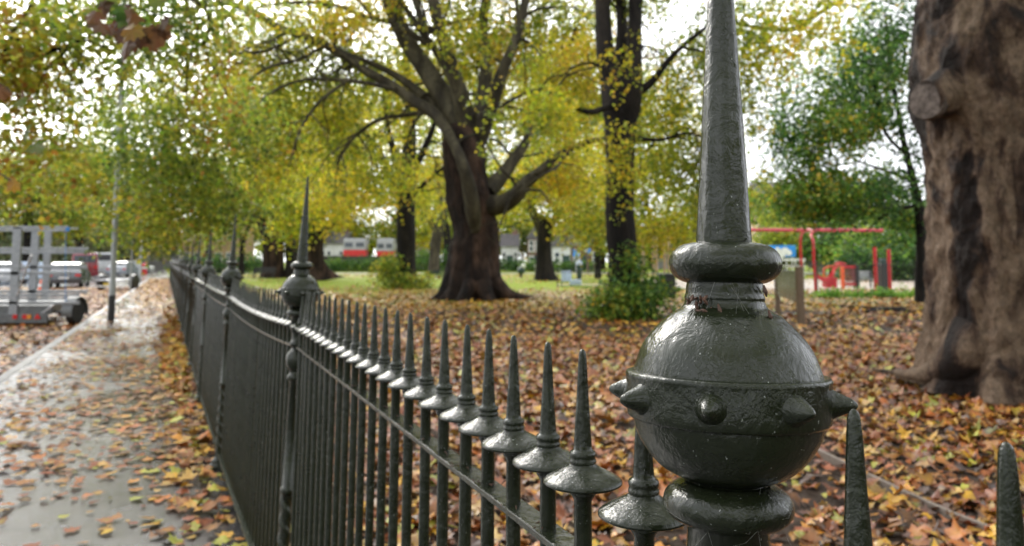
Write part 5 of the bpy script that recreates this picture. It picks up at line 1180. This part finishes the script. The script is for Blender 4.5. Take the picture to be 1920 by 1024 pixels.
# second red frame
g0 = Vector((P(1653, 487, 34).x, 34, 0)); t = thing('climbing_frame', 'pair of upright bright red posts of a play frame, left of the young dark trunk', 'play frame', g0)
for (u, Y) in ((1641, 34.2), (1667, 33.6)): b = MB(); q = P(u, 487, Y); q.z = 0; b.tube([q-g0, Vector((q.x, q.y, 2.05 if u < 1650 else 1.95))-g0], .075, 12); b.build('post', M_RED, t, smooth=True)
b = MB(); b.tube([Vector((P(1641, 487, 34.2).x, 34.2, .05))-g0, Vector((P(1667, 487, 33.6).x, 33.6, .05))-g0], .04, 10); b.build('foot_bar', M_RED, t, smooth=True)
# curved red slide
Yl = 38.0; g0 = Vector((P(1550, 487, Yl).x, Yl, 0)); t = thing('slide', 'small curved red slide with an orange step rail in the playground', 'slide', g0)
rows = [(1530, 519, -.2), (1540, 525, -.15), (1552, 526, 0), (1560, 518, .1), (1564, 505, .2), (1572, 497, .35), (1583, 499, .5)]
A = cr_path([(*P(u, v, Yl+d_), 0) for u, v, d_ in rows], 4); V = []; F = []
for q in A:
    q = Vector(q[:3])-g0
    for dy, dz in ((-.42, .16), (-.38, .0), (.38, 0), (.42, .16), (.42, -.05), (-.42, -.05)): V.append(q+Vector((dy*.25, dy, dz)))
for k in range(len(A)-1):
    for j in range(6): F.append((6*k+j, 6*k+(j+1) % 6, 6*k+6+(j+1) % 6, 6*k+6+j))
F += [tuple(range(5, -1, -1)), tuple(6*(len(A)-1)+j for j in range(6))]
b = MB(); b.add(V, F); b.build('chute', M_RED, t, smooth=True)
b = MB(); A = cr_path([(*P(u, v, Yl-.5), 0) for u, v in ((1545, 522), (1544, 508), (1548, 502), (1560, 499), (1574, 496))], 4); b.tube([Vector(q[:3])-g0 for q in A], .045, 8); b.build('rail', M_ORANGE, t, smooth=True)
b = MB(); b.box(P(1555, 520, Yl)-g0+Vector((0, 0, -.25)), (.5, .6, .5)); b.build('support', M_RED, t)
# red panels hut
Yp = 40.0; g0 = Vector((P(1590, 487, Yp).x, Yp, 0)); t = thing('play_hut', 'red panelled play hut with an orange post, right of the slide', 'play hut', g0); z1 = P(1590, 496, Yp).z
for (u0, u1, m, nm, dy) in ((1574, 1580, M_ORANGE, 'post', -.1), (1603, 1608, M_BLACK, 'post', -.05)):
    a, c = P(u0, 487, Yp), P(u1, 487, Yp); b = MB(); b.box(((a.x+c.x)/2-g0.x, dy, z1/2), (c.x-a.x, .12 if nm == 'post' else .07, z1)); b.build(nm, m, t)
M_FADE = vary('faded_red_panel', (.22,.04,.045), .5); a, c = P(1581, 487, Yp).x-g0.x, P(1603, 487, Yp).x-g0.x
for z_ in (.25, z1-.12): b = MB(); b.box(((a+c)/2, 0, z_), (c-a, .06, .12)); b.build('rail', M_RED, t)
b = MB()
for k in range(7): b.box((a+(c-a)*(k+.5)/7, .02, z1/2), (.045, .03, z1-.2))
b.build('slats', M_FADE, t)
# dark green cabinet, blue bench, blue bottle
g0 = Vector((P(1655, 487, 37).x, 37, 0)); t = thing('play_post', 'dark bin like post between the two upright red posts', 'post', g0); b = MB(); b.box((0, 0, .65), (.36, .36, 1.3)); b.build('body', M_BLACK, t, bevel=.03); b = MB(); b.box((0, 0, 1.42), (.26, .26, .24)); b.build('cap', M_DGREEN, t, bevel=.03)
def bench(label, g0, rz, m, w_=1.6, leg=M_BLACK):
    t = thing('bench', label, 'bench', g0, rz)
    b = MB(); [b.box((0, -.2+.13*k, .45), (w_, .1, .04)) for k in range(4)]; b.build('seat', m, t)
    b = MB(); [b.box((0, .27+.03*k, .58+.13*k), (w_, .03, .1)) for k in range(3)]; b.build('backrest', m, t)
    for x_ in (-w_*.42, w_*.42):
        b = MB(); b.box((x_, -.2, .22), (.06, .06, .43)); b.build('leg', leg, t); b = MB(); b.box((x_, .25, .43), (.06, .06, .86)); b.build('leg', leg, t); b = MB(); b.box((x_, .03, .64), (.06, .5, .04)); b.build('armrest', leg, t)
    return t
bench('pale bench behind the playground fence', Vector((P(1620, 487, 42).x, 42, 0)), 0, M_GREYPOST, 1.0)
bench('dark green park bench left of the great plane trunk', Vector((P(828, 487, 44).x, 44, 0)), R(8), M_DGREEN, 1.7, M_DGREEN)
bench('dark bench on the far side of the railings behind the third spiked post', Vector((P(495, 487, 62).x, 62, 0)), 0, M_BLACK, 1.8)
# blue hoarding
Yh = 66.0; g0 = Vector((P(1465, 487, Yh).x, Yh, 0)); t = thing('hoarding', 'blue and white hoarding board behind the playground', 'board', g0)
a, c = P(1440, 460, Yh), P(1492, 482, Yh); b = MB(); b.box(((a.x+c.x)/2-g0.x, 0, (a.z+c.z)/2), (c.x-a.x, .08, a.z-c.z)); b.build('board', M_BLUE, t)
def blob(b, u, v, r, Y, sq=1): 
    q = P(u, v, Y)-g0; n = 14; V = [(q.x+math.cos(2*PI*k/n)*r*(1+.25*math.sin(3*k)), q.y, q.z+math.sin(2*PI*k/n)*r*sq) for k in range(n)]; V += [(x_, y_+.01, z_) for x_, y_, z_ in V]
    b.add(V, [tuple(range(n-1, -1, -1)), tuple(range(n, 2*n))]+[(k, (k+1) % n, n+(k+1) % n, n+k) for k in range(n)])
b = MB()
for k, (u, v, r) in enumerate(((1463, 476, .42), (1472, 471, .33), (1479, 474, .25), (1458, 468, .2))): blob(b, u, v, r, Yh-.055-.013*k)
b.build('white_print', M_WHITE, t)
for u in (1446, 1486): b = MB(); q = P(u, 487, Yh); b.tube([(q.x-g0.x, .1, 0), (q.x-g0.x, .1, P(u, 462, Yh).z)], .05, 8); b.build('post', M_WHITE, t)
b = MB(); a, c = P(1440, 487, Yh-2), P(1510, 487, Yh-2); b.box(((a.x+c.x)/2, Yh-2, EYE), (c.x-a.x, .05, .16)); b.box(((a.x+c.x)/2, Yh-2, EYE-.5), (c.x-a.x, .04, .1))
for k in range(5): b.box((a.x+.1+(c.x-a.x-.2)*k/4, Yh-1.96, EYE/2), (.07, .03, EYE))
tag(b.build('barrier', M_WHITE), 'white rail barrier below the blue hoarding', 'barrier')
# pale blue panels, blue sign etc in the distance left of the slim tree
g0 = Vector((P(1072, 487, 45).x, 45, 0)); t = thing('activity_board', 'light blue play panel with a low step behind the dark bow top fence', 'play panel', g0)
for (u0, u1, v0, v1, dy) in ((1052, 1071, 508, 528, 0), (1067, 1088, 524, 534, -.5)):
    a, c = P(u0, v0, 45), P(u1, v1, 45); b = MB(); b.box(((a.x+c.x)/2-g0.x, dy, (a.z+c.z)/2), (c.x-a.x, .1 if dy == 0 else .5, a.z-c.z)); b.build('panel' if dy == 0 else 'step', M_PBLUE, t, bevel=.03)
for u in (1053, 1070): q = P(u, 487, 45.1); b = MB(); b.tube([(q.x-g0.x, .1, 0), (q.x-g0.x, .1, 1.0)], .035, 8); b.build('post', M_DGREEN, t)
g0 = Vector((P(1009, 487, 62).x, 62, 0)); t = thing('white_board', 'white board on short legs left of the forked dark tree', 'board', g0); a, c = P(1003, 496, 62), P(1015, 508, 62)
b = MB(); b.box((0, 0, (a.z+c.z)/2), (c.x-a.x, .08, a.z-c.z)); b.build('panel', M_WHITE, t); b = MB(); b.box((-.15, 0, c.z/2), (.06, .06, c.z)); b.box((.15, 0, c.z/2), (.06, .06, c.z)); b.build('legs', M_GREYPOST, t)
g0 = Vector((P(977, 487, 64).x, 64, 0)); t = thing('spring_rider', 'teal green spring rider with a pale head on the far lawn', 'play rider', g0)
b = MB(); b.lathe([(.18, 0), (.12, .06), (.12, .3), (.16, .34)], 14); b.build('spring', M_BLACK, t, smooth=True); b = MB(); b.lathe([(.1, .3), (.3, .42), (.34, .6), (.24, .82), (.08, .92)], 18); b.build('body', M_DGREEN, t, smooth=True); b = MB(); b.lathe([(.02, -.2), (.17, -.1), (.2, 0), (.17, .1), (.02, .2)], 16, c=(.18, 0, .98)); b.build('head', M_WHITE, t, smooth=True)
Yb = 88.0; g0 = Vector((P(1080, 487, Yb).x, Yb, 0)); t = thing('sign', 'bright blue sign on a pole in front of the grey roofed house', 'sign', g0)
a, c = P(1075, 467, Yb), P(1086, 481, Yb); b = MB(); b.box((0, 0, (a.z+c.z)/2), (c.x-a.x, .06, a.z-c.z)); b.build('face', M_BLUE, t); b = MB(); b.tube([(0, .08, 0), (0, .08, a.z)], .05, 8); b.build('pole', M_GREYPOST, t)
g0 = Vector((P(1102, 487, Yb).x, Yb, 0)); t = thing('sign', 'blue and white sign on a wooden pole right of the bright blue sign', 'sign', g0)
b = MB(); b.box((.15, 0, P(1102, 471, Yb).z), (.35, .06, .55)); b.build('face', M_BLUE, t); b = MB(); b.box((-.2, 0, P(1102, 472, Yb).z), (.34, .06, .4)); b.build('face', M_WHITE, t); b = MB(); b.tube([(0, .08, 0), (0, .08, 2.9)], .11, 8); b.build('pole', M_WOOD, t)
g0 = Vector((P(1086, 487, 60).x, 60, 0)); t = thing('litter_bin', 'small round topped blue bin on the far lawn beyond the dark bow top fence', 'bin', g0); b = MB(); b.lathe([(.2, 0), (.22, .9), (.22, 1.1)], 18); b.build('body', M_DGREEN, t, smooth=True); b = MB(); b.lathe([(.24, 1.1), (.22, 1.3), (.12, 1.44), (.01, 1.48)], 18); b.build('lid', M_PBLUE, t, smooth=True)
# wooden play posts right of the slim tree
g0 = Vector((P(1235, 487, 48).x, 48, 0)); t = thing('timber_frame', 'tall pale timber play frame behind the black litter bin', 'play frame', g0)
for k, u in enumerate((1206, 1225, 1231, 1246, 1254)): q = P(u, 487, 48+.6*(k % 2)); b = MB(); b.tube([(q.x-g0.x, q.y-48, 0), (q.x-g0.x, q.y-48, 3.0)], .07, 8); b.build('post', vary('pale_timber', (.36,.25,.15), .6), t)
b = MB(); b.box((.2, .3, 2.95), (1.9, .12, .12)); b.build('beam', M_WOOD, t)
